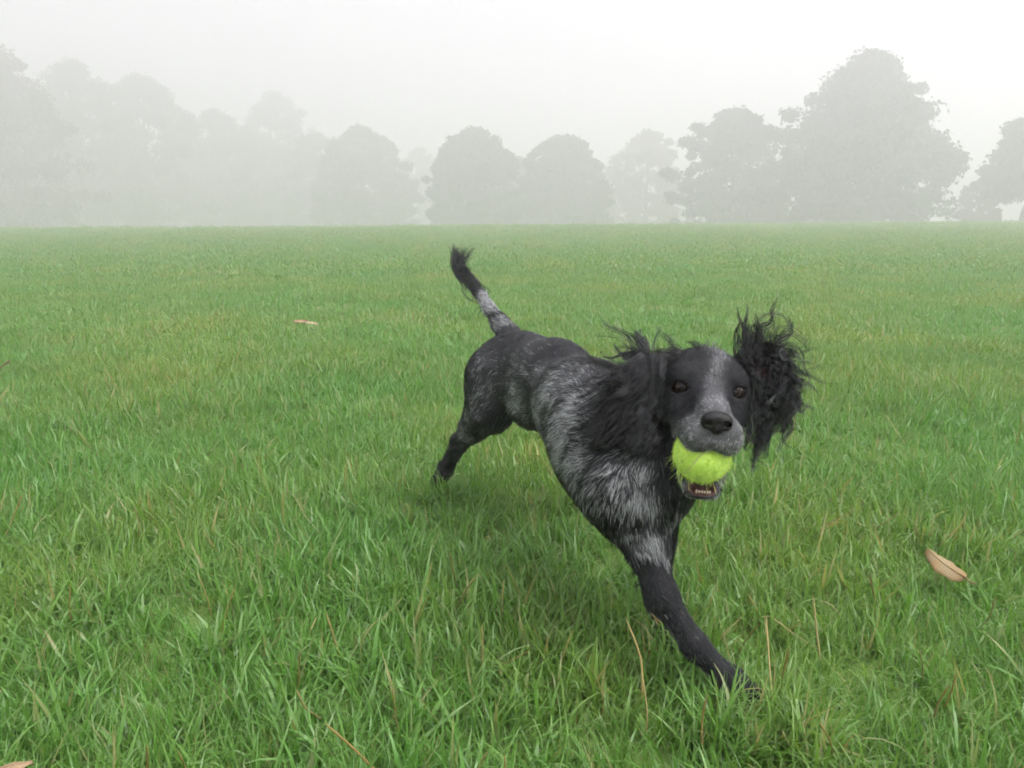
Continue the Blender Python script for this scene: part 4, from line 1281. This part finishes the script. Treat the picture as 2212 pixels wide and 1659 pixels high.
def fallen_leaf(tip, base, width, curl, mat, label, seed, tilt=0.2, lobes=0.0):
    rng = np.random.default_rng(seed)
    tip, base = np.asarray(tip, float), np.asarray(base, float)
    L = np.linalg.norm(tip - base); d = (tip - base) / L
    side = unit(np.cross(d, [0, 0, 1])); up = np.cross(side, d)
    root = empty('fallen_leaf', base)
    tag(root, label, 'leaf', 'fallen leaves in the grass')
    bpy.context.view_layer.update()
    K, M = 15, 9
    V = []
    for lay in (0, 1):
        for i in range(K):
            t = i / (K - 1)
            w = width * (math.sin(math.pi * min(1, t ** 0.75 * 1.02)) ** 0.75) * (1 + lobes * math.sin(t * 15)) + 0.0008
            for j in range(M):
                s = (j / (M - 1)) * 2 - 1
                z = curl * width * (s * s - 0.3) + 0.10 * L * math.sin(t * 3.1 + seed) * 0.6 + 0.03 * width * math.sin(t * 30) * abs(s) + tilt * s * width
                V.append(base + d * t * L + side * s * w + up * (z - lay * 0.0006))
    F = []
    for lay in (0, 1):
        for i in range(K - 1):
            for j in range(M - 1):
                a = lay * K * M + i * M + j
                q = (a, a + 1, a + M + 1, a + M)
                F.append(q if lay == 0 else q[::-1])
    ring = [i * M for i in range(K)] + [(K - 1) * M + j for j in range(1, M)] + [i * M + M - 1 for i in range(K - 2, -1, -1)] + [j for j in range(M - 2, 0, -1)]
    for a, b in zip(ring, ring[1:] + ring[:1]):
        F.append((a, b, b + K * M, a + K * M))
    mesh_obj('blade', V, F, mat, root)
    mids = [np.array(V[i * M + M // 2]) + up * 0.0005 for i in range(K)]
    st = [base - d * L * 0.22 + up * 0.004, base - d * L * 0.1] + mids[::2]
    Vt, Ft = tube(st, list(np.linspace(0.0016, 0.0004, len(st))), 6)
    mesh_obj('midrib', Vt, Ft, mat, root)

LM1 = leaf_sheet_mat('leaf_orange_tan', (0.23, 0.125, 0.045), (0.24, 0.19, 0.11))
LM2 = leaf_sheet_mat('leaf_pale_tan', (0.28, 0.22, 0.13), (0.42, 0.35, 0.23))
LM3 = leaf_sheet_mat('leaf_rosy_brown', (0.20, 0.13, 0.075), (0.32, 0.23, 0.14))
fallen_leaf(on_ground(2002, 1185, 0.072), on_ground(2085, 1250, 0.048), 0.0165, -0.25, LM1, 'curled orange and tan leaf lying right of the dog', 3, tilt=0.25, lobes=0.12)
fallen_leaf(on_ground(634, 699, 0.045), on_ground(664, 694, 0.055), 0.013, 0.7, LM3, 'brownish half of the leaf pair left of the dog\'s tail', 5, tilt=0.45)
fallen_leaf(on_ground(688, 698, 0.045), on_ground(662, 697, 0.055), 0.011, -0.5, LM2, 'pale cream half of the leaf pair left of the dog\'s tail', 7, tilt=-0.4)
fallen_leaf(on_ground(22, 784, 0.055), on_ground(-14, 800, 0.04), 0.012, 0.6, LM3, 'small tan leaf cut by the left edge of the picture', 11, tilt=0.5)
fallen_leaf(on_ground(70, 1645, 0.06), on_ground(-20, 1672, 0.055), 0.012, -0.3, LM3, 'rosy brown leaf in the bottom left corner', 13)
fallen_leaf(on_ground(2218, 644, 0.05), on_ground(2200, 647, 0.04), 0.012, 0.5, LM1, 'tiny orange leaf at the right edge far up the meadow', 17)

def build_dry():
    rng = np.random.default_rng(77)
    m, n, l, out = new_mat('dry_stalk')
    a = N(n, 'ShaderNodeAttribute', attribute_name='tint')
    r = ramp(n, [(0.0, (0.26, 0.17, 0.055)), (0.5, (0.34, 0.24, 0.085)), (1.0, (0.42, 0.34, 0.15))])
    b = N(n, 'ShaderNodeBsdfPrincipled'); b.inputs['Roughness'].default_value = 0.6
    l.new(a.outputs['Fac'], r.inputs[0]); l.new(r.outputs[0], b.inputs['Base Color']); l.new(b.outputs[0], out.inputs[0])
    # (foot, tip) of the tawny stalks that stand out between the green blades
    S = [((1388, 1480), (1352, 1335)), ((1395, 1560), (1386, 1450)), ((735, 1400), (705, 1325)), ((985, 1290), (1030, 1243)), ((152, 1330), (152, 1262)), ((828, 1650), (702, 1563)), ((470, 1370), (508, 1265)), ((455, 1310), (428, 1240)),
         ((1680, 1560), (1655, 1330)), ((1690, 1480), (1705, 1400)), ((1038, 1430), (1040, 1352)), ((1590, 1400), (1638, 1350)), ((1520, 1600), (1528, 1500)), ((1775, 1400), (1757, 1290)), ((322, 1659), (318, 1610)), ((398, 1668), (385, 1622)),
         ((640, 1460), (648, 1405)), ((690, 1520), (640, 1490)), ((620, 1140), (612, 1060)), ((985, 1240), (970, 1190)), ((1085, 1320), (1088, 1255)), ((2040, 1500), (2068, 1452)), ((2020, 1520), (2050, 1480)), ((1995, 1440), (1985, 1400)), ((1800, 1600), (1770, 1560)), ((1430, 1330), (1405, 1312)),
         ((1445, 1322), (1405, 1325)), ((300, 1150), (290, 1090)), ((860, 1560), (848, 1490)), ((180, 860), (186, 820)), ((260, 900), (290, 860)), ((330, 880), (350, 850)), ((1040, 1659), (1052, 1625)), ((1075, 1659), (1090, 1632)), ((540, 1230), (520, 1180)), ((2120, 1330), (2150, 1290)), ((1900, 1290), (1880, 1240))]
    V, F, T = [], [], []
    def stalk(p0, p1, w, tint):
        mid = (p0 + p1) / 2 + rng.normal(0, 0.003, 3)
        g = smooth_path([p0, mid, p1], 7)
        v, f = tube(g, [w, w, w * 0.95, w * 0.9, w * 0.8, w * 0.95, w * 0.3], 5)
        o = len(V); V.extend(v); F.extend([tuple(i + o for i in q) for q in f]); T.extend([tint] * len(v))
    for foot, tip in S:
        p0 = on_ground(*foot, 0.03); p1 = on_ground(*tip, 0.10)
        dd = p1 - p0
        if np.linalg.norm(dd) > 0.17: p1 = p0 + unit(dd) * 0.17
        stalk(p0 - np.array([0, 0, 0.02]), p1, rng.uniform(0.0008, 0.0015), rng.uniform(0, 1))
    for _ in range(130):                                     # thinner strays all over the near sward
        y = rng.uniform(0.35, 5.0) ; x = rng.uniform(-1, 1) * (0.74 * y + 0.5)
        p0 = np.array([x, y, float(ground_z(x, y)) - 0.003])
        dirn = unit(np.array([rng.normal(0, 0.7), rng.normal(0, 0.7), 1.0]))
        stalk(p0, p0 + dirn * rng.uniform(0.06, 0.12), rng.uniform(0.0006, 0.0012), rng.uniform(0.2, 1))
    o = mesh_obj('dry_grass', V, F, m)
    set_attr(o, 'tint', 'FLOAT', 'POINT', T)
    tag(o, 'tawny dead stalks standing among the green blades', 'grass', kind='stuff')
build_dry()
# ----------------------------------------------------------------- fog
def build_haze():
    m, n, l, out = new_mat('fog')
    v = N(n, 'ShaderNodeVolumePrincipled')
    v.inputs['Color'].default_value = (0.945, 0.937, 0.955, 1)
    v.inputs['Density'].default_value = HAZE
    v.inputs['Anisotropy'].default_value = 0.5
    l.new(v.outputs[0], out.inputs['Volume'])
    m.cycles.homogeneous_volume = True if hasattr(m.cycles, 'homogeneous_volume') else False
    x, y0, y1, z0, z1 = 310, -60, 440, -20, 30
    V = [(-x, y0, z0), (x, y0, z0), (x, y1, z0), (-x, y1, z0), (-x, y0, z1), (x, y0, z1), (x, y1, z1), (-x, y1, z1)]
    F = [(0, 3, 2, 1), (4, 5, 6, 7), (0, 1, 5, 4), (1, 2, 6, 5), (2, 3, 7, 6), (3, 0, 4, 7)]
    o = mesh_obj('haze', V, F, m, smooth=False)
    tag(o, 'pale morning fog lying over the whole meadow', 'fog', kind='stuff')
HAZE = 0.0185
build_haze()
